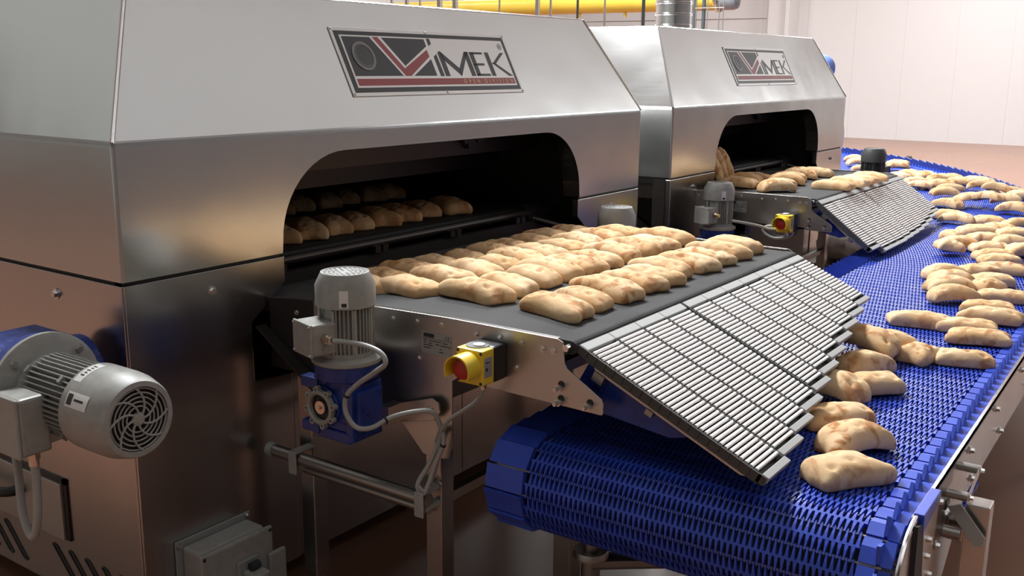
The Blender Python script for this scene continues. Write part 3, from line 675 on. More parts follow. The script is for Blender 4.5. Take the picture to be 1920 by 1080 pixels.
def make_big_motor():
    root = empty('drive_motor', (1.262, 1.915, 0.916), (PI / 2, 0, 0))   # local +z points out of the fan end (world -Y)
    tag(root, 'big grey horizontal motor with spiral fan grille, at lower left in front of the oven', 'motor')
    r = 0.102
    fc = MB(); fc.lathe([(r * 0.97, -0.155), (r, -0.155), (r * 1.0, -0.07), (r * 0.985, -0.045), (r * 0.90, -0.008), (r * 0.86, 0.0), (r * 0.74, 0.001), (r * 0.735, -0.012), (0, -0.012)], 48)
    f_o = fc.build('fan_cover', M['grey_paint'], root, smooth=True)
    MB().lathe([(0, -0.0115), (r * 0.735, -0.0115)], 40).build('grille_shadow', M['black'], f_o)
    g = MB(); R_ = r * 0.735
    for k in range(1, 6):
        rr = R_ * (0.26 + 0.72 * k / 5.2); pts = [(rr * math.cos(2 * PI * i / 48), rr * math.sin(2 * PI * i / 48), -0.003) for i in range(49)]
        g.tube(pts, 0.0019, 6)
    for s in range(8):
        pts = []
        for i in range(9):
            q = i / 8; rr = R_ * (0.2 + 0.8 * q); t = 2 * PI * s / 8 + 0.85 * q; pts.append((rr * math.cos(t), rr * math.sin(t), -0.002))
        g.tube(pts, 0.0027, 6)
    g.lathe([(0, 0.001), (R_ * 0.10, 0.001), (R_ * 0.20, -0.001), (R_ * 0.22, -0.006)], 24)
    g.build('fan_grille', M['grey_paint'], f_o, smooth=True)
    bd = MB(); bd.cyl((0, 0, -0.36), (0, 0, -0.15), 0.078, n=40)
    for i in range(46):
        t = 2 * PI * i / 46; T = Matrix.Rotation(t, 4, 'Z'); bd.box(0.07, 0.096, -0.0015, 0.0015, -0.335, -0.15, T)
    for a in (0.8, 2.3, 3.9, 5.4):
        T = Matrix.Rotation(a, 4, 'Z'); bd.box(0.085, 0.101, -0.009, 0.009, -0.34, -0.33, T); bd.box(0.085, 0.101, -0.009, 0.009, -0.20, -0.19, T)
    bd.build('motor_body', M['grey_paint'], root)
    fl = MB(); fl.lathe([(0.0, -0.385), (0.135, -0.385), (0.140, -0.380), (0.140, -0.368), (0.128, -0.362), (0.09, -0.355), (0.078, -0.34)], 48)
    fl_o = fl.build('mounting_flange', M['grey_paint'], root, smooth=True)
    bb_ = MB()
    for i in range(4):
        t = PI / 4 + PI / 2 * i; p = Vector((0.118 * math.cos(t), 0.118 * math.sin(t), -0.366)); bb_.bolt(p, (0, 0, 1), 0.010, 0.014)
    bb_.build('flange_bolt', M['bolt'], fl_o)
    tb = MB(); tb.box(-0.150, -0.075, -0.105, 0.035, -0.345, -0.235); tb_o = tb.build('terminal_box', M['grey_paint'], root, bevel=0.008)
    ld = MB(); ld.box(-0.158, -0.149, -0.107, 0.037, -0.347, -0.233); ld.build('box_lid', M['grey_paint'], tb_o, bevel=0.004)
    gl = MB(); gl.cyl((-0.11, -0.105, -0.262), (-0.11, -0.122, -0.262), 0.015, n=6); gl.cyl((-0.11, -0.122, -0.262), (-0.11, -0.138, -0.262), 0.012, n=16)
    gl.build('cable_gland', M['brass'], tb_o, smooth=True)
    gb = MB(); gb.cyl((0, 0, -0.43), (0, 0, -0.385), 0.13, n=40); gb.box(-0.10, 0.12, -0.14, 0.10, -0.62, -0.43); gb.cyl((-0.12, -0.03, -0.53), (0.2, -0.03, -0.53), 0.10, n=36)
    gb.build('gearbox', M['blue_paint'], root, bevel=0.006)
    # labels on the fan cover
    def lab(name, t0, t1, z0, z1, mt, rr, par):
        k = 5; vs = []
        for i in range(k + 1):
            t = math.radians(t0 + (t1 - t0) * i / k); vs += [(rr * math.cos(t), rr * math.sin(t), z0), (rr * math.cos(t), rr * math.sin(t), z1)]
        b_ = MB(); b_.add(vs, [(2 * i, 2 * i + 2, 2 * i + 3, 2 * i + 1) for i in range(k)]); return b_.build(name, mt, par)
    s1 = lab('sticker', 142, 162, -0.135, -0.055, M['white_label'], r * 1.004, f_o)
    lab('sticker_print', 145, 159, -0.130, -0.112, M['ink'], r * 1.009, s1); lab('sticker_print', 150, 153, -0.105, -0.070, M['ink'], r * 1.009, s1)
    s2 = lab('paper_label', 88, 128, -0.148, -0.120, M['white_label'], r * 1.004, f_o)
    for q in range(5): lab('handwriting', 96 + q * 5, 98.2 + q * 5, -0.141 + (q % 2) * 0.003, -0.128, M['ink'], r * 1.009, s2)
    return root
make_big_motor()

# cables -------------------------------------------------------------
def cord(pts, r, label, group=None, mt='cable', ties=()):
    c = catmull(pts, 8)
    o = MB().tube(c, r, 10).build('cable', M[mt], smooth=True)
    tag(o, label, 'cable', group)
    for k in ties:
        p = c[int(k * (len(c) - 1))]; q = c[min(int(k * (len(c) - 1)) + 1, len(c) - 1)]; d = (q - p).normalized()
        MB().cyl(p - d * 0.003, p + d * 0.003, r * 1.25, n=12).build('cable_tie', M['black'], o)
    return o
cord([(1.152, 2.177, 0.778), (1.152, 2.175, 0.74), (1.150, 2.18, 0.66), (1.15, 2.20, 0.60), (1.15, 2.225, 0.59), (1.15, 2.25, 0.64), (1.16, 2.27, 0.74), (1.17, 2.30, 0.80)], 0.010,
     'grey cable hanging in a loop under the big motor at lower left')

# emergency stops ------------------------------------------------------
def make_estop(loc, label, rz=0.0):
    root = empty('emergency_stop', loc, (0, 0, rz)); tag(root, label, 'emergency stop', 'yellow emergency stop boxes')
    # local origin: centre of the back face on the plate; -x outward
    MB().box(-0.052, 0.0, -0.042, 0.042, -0.046, 0.046).build('back_box', M['black'], root, bevel=0.006)
    bx = MB().box(-0.100, -0.052, -0.041, 0.041, -0.045, 0.045).build('cover', M['yellow'], root, bevel=0.004)
    sh = MB(); n = 26; vs = []; fs = []
    T = Matrix.Translation((-0.100, 0.0, 0.0)) @ Matrix.Rotation(-PI / 2, 4, 'Y')      # local z -> -x
    # shroud: open at the lower left quarter
    a0, a1 = math.radians(-62), math.radians(178)
    for i in range(n + 1):
        t = a0 + (a1 - a0) * i / n
        # in T space x->z(up), y->y ; angle measured so that the gap is at the bottom
        for (r, z) in ((0.039, 0.0), (0.039, 0.052), (0.035, 0.052), (0.035, 0.0)):
            vs.append((r * math.cos(t - math.radians(58)), r * math.sin(t - math.radians(58)), z))
    for i in range(n):
        for k in range(4):
            fs.append((4 * i + k, 4 * i + (k + 1) % 4, 4 * i + 4 + (k + 1) % 4, 4 * i + 4 + k))
    fs += [(0, 1, 2, 3), (4 * n + 3, 4 * n + 2, 4 * n + 1, 4 * n)]
    sh.add(vs, fs, T); sh.build('shroud', M['yellow'], root, smooth=True)
    bt = MB(); bt.lathe([(0.012, 0.0), (0.012, 0.018), (0.024, 0.020), (0.026, 0.026), (0.024, 0.034), (0.012, 0.038), (0.0, 0.039)], 28, T); bt.build('push_button', M['red'], root, smooth=True)
    dk = MB(); dk.lathe([(0.030, 0.043), (0.030, 0.047), (0.0, 0.047)], 28, Matrix.Translation((-0.058, 0.006, 0))); d_o = dk.build('top_disc', M['darkgrey_plastic'], root, smooth=True)
    wd = MB(); wd.lathe([(0.016, 0.047), (0.015, 0.050), (0.0, 0.0505)], 24, Matrix.Translation((-0.060, 0.0, 0))); wd.box(-0.066, -0.054, -0.0015, 0.0015, 0.0505, 0.0509)
    wd.build('top_insert', M['white_label'], d_o, smooth=True)
    lb = MB(); lb.box(-0.093, -0.062, -0.0418, -0.0410, -0.024, 0.026); l_o = lb.build('side_label', M['grey_label'], root)
    pr_ = MB(); pr_.box(-0.088, -0.074, -0.0421, -0.0418, 0.012, 0.015); pr_.box(-0.088, -0.080, -0.0421, -0.0418, -0.008, 0.0); pr_.build('label_print', M['ink'], l_o)
    sc = MB()
    for (a, z) in ((-0.035, 0.038), (0.035, 0.038), (-0.035, -0.038), (0.035, -0.038)): sc.cyl((-0.1006, a, z), (-0.1000, a, z), 0.0045, n=10)
    sc.build('cover_screw', M['dark_rubber'], root)
    gl = MB(); gl.cyl((-0.06, -0.012, -0.045), (-0.06, -0.012, -0.058), 0.010, n=6); gl.cyl((-0.06, -0.012, -0.058), (-0.06, -0.012, -0.066), 0.008, n=14); gl.build('cable_gland', M['brass'], root)
    return root
make_estop((1.974, 1.452, 0.975), 'yellow emergency stop with red mushroom button on the near conveyor side')
make_estop((5.026, 1.800, 0.925), 'smaller looking yellow emergency stop on the far conveyor, beside its roller slide')

# cable routes on the near conveyor
cord([(1.757, 1.800, 1.008), (1.765, 1.765, 1.010), (1.77, 1.70, 1.010), (1.77, 1.65, 1.000), (1.77, 1.635, 0.975), (1.77, 1.672, 0.945), (1.77, 1.735, 0.900), (1.768, 1.772, 0.860), (1.77, 1.775, 0.815), (1.78, 1.75, 0.780), (1.80, 1.715, 0.780),
      (1.84, 1.68, 0.805), (1.88, 1.63, 0.820), (1.91, 1.60, 0.815), (1.93, 1.59, 0.77), (1.935, 1.585, 0.727), (1.93, 1.61, 0.662), (1.92, 1.625, 0.606), (1.915, 1.64, 0.575), (1.91, 1.655, 0.60), (1.93, 1.63, 0.66), (1.945, 1.605, 0.73), (1.955, 1.61, 0.75), (1.96, 1.63, 0.71)], 0.0068,
     'grey cable looping from the near vertical motor down to the conveyor leg', ties=(0.30, 0.47, 0.66))
cord([(1.914, 1.440, 0.910), (1.914, 1.448, 0.890), (1.915, 1.470, 0.865), (1.915, 1.505, 0.838), (1.92, 1.555, 0.80), (1.93, 1.59, 0.755), (1.94, 1.605, 0.69), (1.93, 1.62, 0.62), (1.915, 1.635, 0.585), (1.905, 1.65, 0.60)], 0.0052,
     'thin grey cable from the near emergency stop to the bundle on the leg')
cord([(4.86, 2.045, 0.925), (4.87, 2.00, 0.92), (4.94, 1.93, 0.90), (4.97, 1.88, 0.885), (4.99, 1.80, 0.895), (5.00, 1.77, 0.88), (5.00, 1.79, 0.85), (5.00, 1.86, 0.835), (5.00, 1.91, 0.85), (5.0, 1.93, 0.875), (5.0, 1.90, 0.895), (5.0, 1.83, 0.89), (4.99, 1.79, 0.875)], 0.008,
     'grey cable coiled beside the far emergency stop', ties=(0.4,))

# connector box at the foot of the first oven -----------------------------
root = empty('connector_box', (1.76, 2.299, 0.20)); tag(root, 'grey connector box low on the first oven, at the bottom photo edge', 'box')
MB().box(-0.165, 0.105, -0.006, 0.0, -0.15, 0.165).build('back_plate', M['grey_plastic'], root, bevel=0.004)
MB().box(-0.145, 0.090, -0.085, -0.006, -0.13, 0.145).build('housing', M['grey_paint'], root, bevel=0.008)
MB().box(-0.148, 0.112, -0.098, -0.083, -0.14, 0.140).build('lid', M['grey_paint'], root, bevel=0.006)
for (a, z) in ((-0.155, 0.152), (0.092, 0.155)): MB().bolt((a, -0.006, z), (0, -1, 0), 0.006, 0.010).build('screw', M['bolt'], root)
for (a, z) in ((-0.138, 0.128), (0.102, 0.128)): MB().cyl((a, -0.0985, z), (a, -0.0980, z), 0.006, n=12).build('lid_screw', M['dark_rubber'], root)
sk = MB(); sk.box(-0.03, 0.045, -0.106, -0.098, -0.05, 0.075); so = sk.build('socket_plate', M['grey_plastic'], root, bevel=0.004)
MB().box(-0.015, 0.04, -0.165, -0.106, -0.06, 0.045).build('plug', M['grey_paint'], root, bevel=0.006)
MB().cyl((0.0, -0.125, 0.058), (0.03, -0.125, 0.058), 0.013, n=14).build('latch', M['dark_rubber'], root)
MB().box(0.085, 0.150, -0.112, -0.098, -0.12, 0.060).build('flap', M['grey_paint'], root, bevel=0.006)

# ------------------------------------------------------------------ blue curved belt conveyor
AL = 0.018; RD = 0.125; ZT = 0.765; ZC = ZT - RD; OX, OY = 2.075, 0.447; SL = 2.925; RO = 8.6; WB = 1.000
hx, hy = math.cos(AL), math.sin(AL); nx_, ny_ = -hy, hx
AX, AY = OX + hx * SL, OY + hy * SL; CX, CY = AX + nx_ * RO, AY + ny_ * RO
def path(s, l, h):
    """vectorised: s along the belt (0 = top of the end drum, negative round the drum), l from the outer edge inward, h above the surface"""
    s = np.asarray(s, float); l = np.asarray(l, float); h = np.asarray(h, float)
    x = np.empty_like(s); y = np.empty_like(s); z = np.empty_like(s)
    th = np.clip(-s / RD, 0, PI)
    a = s < 0
    fwd = -(RD + h) * np.sin(th); ret = np.where(-s / RD > PI, (-s - PI * RD), 0.0)
    fx = fwd + ret
    x[a] = (OX + hx * fx + nx_ * l)[a]; y[a] = (OY + hy * fx + ny_ * l)[a]; z[a] = (ZC + (RD + h) * np.cos(th))[a]
    b_ = (s >= 0) & (s <= SL)
    x[b_] = (OX + hx * s + nx_ * l)[b_]; y[b_] = (OY + hy * s + ny_ * l)[b_]; z[b_] = (ZT + h)[b_]
    c = s > SL
    ph = AL + (s - SL) / RO
    x[c] = (CX + (RO - l) * np.sin(ph))[c]; y[c] = (CY - (RO - l) * np.cos(ph))[c]; z[c] = (ZT + h)[c]
    return np.stack([x, y, z], -1)
def mapped(name, uvh, faces, material, parent, smooth=False):
    P = path(uvh[:, 0], uvh[:, 1], uvh[:, 2])
    me = bpy.data.meshes.new(name); me.vertices.add(len(P)); me.vertices.foreach_set('co', P.ravel())
    sizes = np.array([len(f) for f in faces[0]]) if isinstance(faces, tuple) else None
    return me, P
def quads_mesh(name, P, Q, material, parent, smooth=False):
    me = bpy.data.meshes.new(name); me.vertices.add(len(P)); me.vertices.foreach_set('co', np.ascontiguousarray(P, dtype=np.float32).ravel())
    Q = np.ascontiguousarray(Q, dtype=np.int32); me.loops.add(Q.size); me.loops.foreach_set('vertex_index', Q.ravel())
    me.polygons.add(len(Q)); me.polygons.foreach_set('loop_start', np.arange(0, Q.size, 4, dtype=np.int32)); me.polygons.foreach_set('loop_total', np.full(len(Q), 4, dtype=np.int32))
    me.update(calc_edges=True); me.validate(); me.materials.append(material)
    me.polygons.foreach_set('use_smooth', [bool(smooth)] * len(me.polygons))
    if smooth: me.polygons.foreach_set('use_smooth', [True] * len(me.polygons))
    o = bpy.data.objects.new(name, me); COL.objects.link(o); o.parent = parent; return o

PITCH = 0.064; Q_ = 0.0137; LA, LB = 0.068, 0.885
conv = empty('curved_belt_conveyor', (0, 0, 0)); tag(conv, 'blue plastic modular belt conveyor at right, curving away behind the second oven', 'conveyor')
# one cell: forward finger at v=0, backward finger at v=Q/2, joined at the spine
def finger(u0, u1, v, w0, w1, t):
    # tapered box top/bottom
    return [(u0, v - w0 / 2, 0), (u0, v + w0 / 2, 0), (u1, v + w1 / 2, 0), (u1, v - w1 / 2, 0),
            (u0, v - w0 / 2, -t), (u0, v + w0 / 2, -t), (u1, v + w1 / 2, -t), (u1, v - w1 / 2, -t)]
BQ = [(0, 1, 2, 3), (4, 7, 6, 5), (0, 3, 7, 4), (1, 5, 6, 2), (3, 2, 6, 7), (0, 4, 5, 1)]
cell = []
T_ = 0.011
for (u0, u1, v, w0, w1) in ((0.46, 0.72, 0.0, 0.0098, 0.0058), (0.72, 1.06, 0.0, 0.0058, 0.0024), (0.54, 0.28, Q_ / 2, 0.0098, 0.0058), (0.28, -0.06, Q_ / 2, 0.0058, 0.0024)):
    cell.append(finger(u0 * PITCH, u1 * PITCH, v, w0, w1, T_))
cell = np.array(cell, float)                       # (4,8,3)
ncell = int((LB - LA) / Q_); rows_lo = -int((PI * RD + 1.0) / PITCH); rows_hi = int((SL + 8.6) / PITCH)
rows = np.arange(rows_lo, rows_hi)
vv = LA + Q_ * 0.5 + np.arange(ncell) * Q_
G = cell[None, None] + np.zeros((len(rows), ncell, 1, 1, 1))
G = G.copy(); G[..., 0] += (rows * PITCH)[:, None, None, None]; G[..., 1] += vv[None, :, None, None]
F_ = G.reshape(-1, 3); nb = len(F_) // 8
P = path(F_[:, 0], F_[:, 1], F_[:, 2] )
Qf = (np.arange(nb)[:, None, None] * 8 + np.array(BQ)[None]).reshape(-1, 4)
quads_mesh('belt_mesh', P, Qf, M['blue'], conv)
# spines and hinge rods
def strip(s0, s1, l0, l1, h0, h1):
    return np.array([(s0, l0, h1), (s0, l1, h1), (s1, l1, h1), (s1, l0, h1), (s0, l0, h0), (s0, l1, h0), (s1, l1, h0), (s1, l0, h0)], float)
sp_ = np.concatenate([strip((r + 0.46) * PITCH, (r + 0.54) * PITCH, LA, LB, -T_, -0.002) for r in rows])
quads_mesh('belt_spine', path(sp_[:, 0], sp_[:, 1], sp_[:, 2]), (np.arange(len(rows))[:, None, None] * 8 + np.array(BQ)[None]).reshape(-1, 4), M['blue'], conv)
rd_ = np.concatenate([strip((r + 0.0) * PITCH - 0.0022, (r + 0.0) * PITCH + 0.0022, 0.02, WB - 0.02, -0.0085, -0.0045) for r in rows])
quads_mesh('hinge_rods', path(rd_[:, 0], rd_[:, 1], rd_[:, 2]), (np.arange(len(rows))[:, None, None] * 8 + np.array(BQ)[None]).reshape(-1, 4), M['steel_dull'], conv)
# edge links
def blocks(lst):
    A = np.concatenate(lst); return path(A[:, 0], A[:, 1], A[:, 2]), (np.arange(len(lst))[:, None, None] * 8 + np.array(BQ)[None]).reshape(-1, 4)
def hexa(s0, s1, l0, l1, h0, ha, hb):              # top slopes from ha (at s0) to hb (at s1)
    return np.array([(s0, l0, ha), (s0, l1, ha), (s1, l1, hb), (s1, l0, hb), (s0, l0, h0), (s0, l1, h0), (s1, l1, h0), (s1, l0, h0)], float)
def outer_link(r):
    a = r * PITCH; p = PITCH
    # inner plate, upright fin, lower outer plate
    out = [hexa(a + 0.04 * p, a + 0.56 * p, 0.030, 0.066, -0.012, 0.002, 0.007), hexa(a + 0.56 * p, a + 0.95 * p, 0.030, 0.066, -0.012, 0.007, 0.001),
           hexa(a + 0.10 * p, a + 0.50 * p, 0.023, 0.031, -0.012, 0.002, 0.032), hexa(a + 0.50 * p, a + 0.80 * p, 0.023, 0.031, -0.012, 0.032, 0.006),
           hexa(a + 0.06 * p, a + 0.93 * p, 0.000, 0.023, -0.014, -0.004, 0.003)]
    return out
def inner_link(r):
    a = r * PITCH; p = PITCH
    if a < 0.3: return [hexa(a + 0.03 * p, a + 0.94 * p, LB + 0.003, WB, -0.012, 0.003, 0.010)]
    return [hexa(a + 0.10 * p, a + 0.70 * p, LB + 0.003, WB, -0.020, 0.012, 0.002)]
cam_l = Vector((0, 0, 1.7)); cand = []
for r in rows:
    for kind in (0, 1):
        q = path([r * PITCH], [0.03 if kind == 0 else 0.92], [0.0])[0]
        dv = Vector(q) - cam_l; cand.append((dv.length - (0 if (dv.dot(FW) > 0) else -9) + (5 if r * PITCH < -0.30 else 0), int(r), kind))
cand.sort(); near = cand[:100]; far = cand[100:]
for (_, r, kind) in near:
    P, Qf = blocks(outer_link(r) if kind == 0 else inner_link(r)); quads_mesh('edge_link', P, Qf, M['blue'], conv)
lst = []
for (_, r, kind) in far: lst += outer_link(r) if kind == 0 else inner_link(r)
P, Qf = blocks(lst); tag(quads_mesh('edge_links', P, Qf, M['blue'], conv), kind='stuff')
# tall outer guard fins in the curve
gd = []
s = 5.2
while s < SL + 8.5:
    gd.append(hexa(s, s + 0.16, -0.012, 0.002, -0.03, 0.060, 0.078)); s += 0.15
P, Qf = blocks(gd); quads_mesh('side_guard', P, Qf, M['navy'], conv)
# supporting frame
fr = []
s = 0.0
while s < SL + 8.4:
    fr.append(hexa(s, s + 0.201, -0.022, -0.016, -0.135, 0.020, 0.020)); s += 0.2
P, Qf = blocks(fr); quads_mesh('side_rail', P, Qf, M['steel_low'], conv)
fr = []
s = 0.0
while s < SL + 8.4:
    fr.append(hexa(s, s + 0.201, -0.022, -0.008, 0.014, 0.020, 0.020)); s += 0.2
P, Qf = blocks(fr); quads_mesh('rail_lip', P, Qf, M['chrome'], conv)
fr = []
s = 0.25
while s < SL + 8.4:
    fr.append(hexa(s, s + 0.201, WB + 0.02, WB + 0.026, -0.16, -0.02, -0.02)); s += 0.2
P, Qf = blocks(fr); quads_mesh('side_rail', P, Qf, M['steel_low'], conv)
def LP(s, l, z): 
    q = path([s], [l], [0.0])[0]; return Vector((q[0], q[1], z))
# end plate around the drum (outer side)
TE = Matrix.Translation((OX, OY, 0)) @ Matrix.Rotation(AL, 4, 'Z')      # local x along the belt, y inward
ep = [(0.36, 0.785), (0.0, 0.785)]
for i in range(1, 9):
    t = PI / 2 * i / 8; ep.append((-0.148 * math.sin(t), ZC + 0.145 * math.cos(t)))
ep += [(-0.148, 0.52), (-0.10, 0.44), (0.36, 0.50), (0.56, 0.63), (0.56, 0.70)]
MB().prism(ep, 'Y', -0.022, -0.016, TE).build('end_plate', M['steel_plate'], conv, bevel=0.0015)
rim = MB(); pts = [(0.0, 0.787)] + [(-0.148 * math.sin(PI / 2 * i / 8), ZC + 0.147 * math.cos(PI / 2 * i / 8)) for i in range(1, 9)] + [(-0.148, 0.52)]
rim.tube([TE @ Vector((x, -0.018, z)) for x, z in pts], 0.006, 8); rim.build('end_rim', M['chrome'], conv, smooth=True)
MB().prism([(-0.035, 0.66), (0.048, 0.63), (0.014, 0.772), (-0.043, 0.785)], 'Y', -0.032, -0.022, TE).build('rubber_strip', M['dark_rubber'], conv)
MB().prism([(0.0, 0.752), (0.16, 0.770), (0.16, 0.795), (0.0, 0.795)], 'Y', -0.034, -0.012, TE).build('wear_strip', M['pol_blue'], conv, bevel=0.002)
MB().prism([(0.04, 0.50), (0.15, 0.56), (0.19, 0.76), (0.04, 0.75)], 'Y', -0.027, -0.022, TE).build('bearing_plate', M['steel_plate'], conv)
MB().cyl(TE @ Vector((0, -0.03, ZC)), TE @ Vector((0, WB + 0.03, ZC)), 0.02).build('drum_shaft', M['steel_dull'], conv, smooth=True)
MB().cyl(TE @ Vector((0, 0.09, ZC)), TE @ Vector((0, WB - 0.09, ZC)), 0.095, n=32).build('drum', M['dark_rubber'], conv, smooth=True)
for (x, z) in ((0.10, 0.70), (0.10, 0.66), (0.19, 0.755), (0.21, 0.64), (0.14, 0.60), (0.15, 0.575), (0.06, 0.53), (0.09, 0.53), (-0.06, 0.50), (0.38, 0.70), (0.55, 0.76), (0.62, 0.66), (0.92, 0.765), (1.05, 0.66), (1.4, 0.76), (1.6, 0.66)):
    MB().bolt(TE @ Vector((x, -0.024, z)), TE.to_3x3() @ Vector((0, -1, 0)), 0.008, 0.012).build('bolt', M['bolt'], conv)
for (x, z) in ((0.30, 0.735), (0.42, 0.762)): MB().cyl(TE @ Vector((x, -0.022, z)), TE @ Vector((x, -0.068, z)), 0.011, n=20).build('spacer', M['steel_dull'], conv, smooth=True)
hb = MB(); hb.prism([(0.29, 0.728), (0.31, 0.728), (0.43, 0.756), (0.43, 0.770), (0.42, 0.770), (0.29, 0.742)], 'Y', -0.071, -0.068, TE)
hb.bolt(TE @ Vector((0.30, -0.071, 0.735)), (0, -1, 0), 0.006, 0.01); hb.bolt(TE @ Vector((0.42, -0.071, 0.762)), (0, -1, 0), 0.006, 0.01)
hb.build('link_bar', M['chrome'], conv)
MB().box(0.30, 0.345, -0.024, -0.022, 0.69, 0.715, TE).build('square_hole', M['black'], conv)
MB().cyl(TE @ Vector((0.31, -0.022, 0.635)), TE @ Vector((0.31, -0.06, 0.635)), 0.014, n=20).build('spacer', M['steel_dull'], conv, smooth=True)
lg = MB(); lg.box(0.345, 0.405, -0.112, -0.058, 0.0, 0.70, TE); lg.box(0.345, 0.405, -0.060, -0.022, 0.60, 0.66, TE); lg.build('leg', M['steel_low'], conv, bevel=0.003)
lg = MB(); lg.box(0.36, 0.43, WB + 0.03, WB + 0.09, 0.0, 0.70, TE); lg.build('leg', M['steel_low'], conv, bevel=0.003)
BRACE = [(0.430, 0.690), (0.402, 0.704), (0.342, 0.633), (0.345, 0.612), (0.363, 0.607), (0.415, 0.668)]
bc = MB(); bc.prism(BRACE, 'X', 2.40, 2.407); bc.bolt((2.40, BRACE[0][0] - 0.012, BRACE[0][1] - 0.02), (-1, 0, 0), 0.007, 0.008)
bc.build('brace', M['light_plastic'], conv, bevel=0.002)
for s in (2.6, 5.0, 7.2, 9.4):
    for l in (-0.02, WB + 0.05):
        q = LP(s, l, 0); MB().box(q.x - 0.03, q.x + 0.03, q.y - 0.03, q.y + 0.03, 0, 0.64).build('leg', M['steel_low'], conv, bevel=0.003)
# adjustable foot seen below the drum
fp = MB(); c0 = TE @ Vector((0.26, 0.90, 0)); c0.z = 0
fp.cyl(c0 + Vector((0, 0, 0.33)), c0 + Vector((0, 0, 0.62)), 0.022, n=20); fp.cyl(c0 + Vector((0.045, 0, 0.38)), c0 + Vector((0.045, 0, 0.62)), 0.014, n=16)
fp.lathe([(0.0, 0.33), (0.048, 0.335), (0.052, 0.322), (0.052, 0.314), (0.02, 0.306), (0.0, 0.306)], 28, Matrix.Translation(c0)); fp.cyl(c0, c0 + Vector((0, 0, 0.31)), 0.028, n=20)
fp.build('support_post', M['steel_dull'], conv, smooth=True)
fb = MB(); TT = Matrix.Translation(c0) @ Matrix.Rotation(-0.9, 4, 'Z'); fb.box(0.0, 0.32, -0.03, 0.03, 0.285, 0.292, TT); fb.box(0.0, 0.32, 0.026, 0.030, 0.285, 0.31, TT); fb.box(0.0, 0.32, -0.030, -0.026, 0.285, 0.31, TT)
fb.bolt(TT @ Vector((0.2, 0, 0.292)), (0, 0, 1), 0.008, 0.01); fb.build('base_arm', M['steel_dull'], conv)
ub = MB(); ub.box(0.10, 3.1, 0.12, 0.17, 0.58, 0.64, TE); ub.box(0.10, 3.1, WB - 0.17, WB - 0.12, 0.58, 0.64, TE); ub.build('bed_rail', M['steel_dull'], conv)
tr = MB(); sl_ = []
s = -0.02
while s < SL + 8.4:
    sl_.append(hexa(s, s + 0.21, 0.09, WB - 0.09, -0.062, -0.055, -0.055)); s += 0.2
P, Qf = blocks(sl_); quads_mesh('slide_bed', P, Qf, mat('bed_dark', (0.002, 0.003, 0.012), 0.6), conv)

# ------------------------------------------------------------------ bread
def bread_mesh(seed, L=0.205, W=0.108, H=0.052, bend=0.0, arch=0.0, point=0.0):
    rnd = random.Random(seed); n = 16
    bm = bmesh.new(); bmesh.ops.create_cube(bm, size=2.0); bmesh.ops.subdivide_edges(bm, edges=bm.edges, cuts=n, use_grid_fill=True)
    off = Vector((rnd.uniform(0, 99), rnd.uniform(0, 99), 0)); dents = []
    for i in range(3):
        for j in range(2):
            dents.append((-0.55 + 0.55 * i + rnd.uniform(-0.12, 0.12), -0.38 + 0.76 * j + rnd.uniform(-0.12, 0.12), rnd.uniform(0.16, 0.42), rnd.uniform(0.08, 0.13)))
    cor = [rnd.uniform(0.88, 1.16) for _ in range(4)]
    for v in bm.verts:
        x, y, z = v.co
        # cube -> flat-bottomed cushion with soft corners
        ex, ez = 6.0, 2.3
        q = (abs(x) ** ex + abs(y) ** ex) ** (1 / ex); rr = (q ** ez + abs(z) ** ez) ** (1 / ez)
        x, y, z = x / rr, y / rr, z / rr
        c = x * y; k = (0 if (x > 0 and y > 0) else 1 if (x < 0 and y > 0) else 2 if (x < 0) else 3)
        f = 1 + (cor[k] - 1) * min(1, abs(c) * 1.8); x *= f; y *= f
        x *= 1 - 0.08 * math.cos(y * PI / 2) ** 2 - point * abs(y) ** 2.2; y *= 0.96 + 0.09 * abs(x) ** 2
        z = max(z, -0.34) if z < 0 else z
        top = max(0, z)
        for (dy, dx_, dep, rad) in dents:
            d2 = ((y - dy) * 1.9) ** 2 + ((x - dx_)) ** 2; z -= top * dep * math.exp(-d2 / (2 * rad * rad))
        p = Vector((x * W * 9, y * L * 9, z))
        nz = noise.noise(p * 0.9 + off) ; nz2 = noise.noise(p * 2.4 + off * 2)
        z += (0.10 * nz + 0.05 * nz2) * (1 if z > 0 else 0.2); x += 0.05 * noise.noise(p * 0.8 + off * 3); y += 0.03 * noise.noise(p * 0.8 - off)
        X = x * W / 2; Y = y * L / 2; Z = (z + 0.34) * H / 1.34
        X += bend * (Y / (L / 2)) ** 2 * 0.03
        Z += arch * (1 - (Y / (L / 2)) ** 2) * 0.02
        v.co = (X, Y, Z)
    zmin = min(v.co.z for v in bm.verts)
    for v in bm.verts: v.co.z -= zmin
    me = bpy.data.meshes.new('flatbread'); bm.to_mesh(me); bm.free(); me.materials.append(M['bread'])
    me.polygons.foreach_set('use_smooth', [True] * len(me.polygons)); return me
FLAT = [bread_mesh(10 + i, 0.205 + 0.006 * (i % 3), 0.101 + 0.005 * (i % 2), 0.050 + 0.003 * (i % 3)) for i in range(9)]
BENT = [bread_mesh(50 + i, 0.208, 0.110 + 0.006 * (i % 3), 0.054 + 0.003 * (i % 2), (-1) ** i * (0.25 + 0.25 * (i % 3)), 0.8 if i % 2 else 0.3, 0.10 + 0.14 * (i % 2)) for i in range(8)]
SHORT = [bread_mesh(90 + i, 0.125, 0.11, 0.058) for i in range(2)]
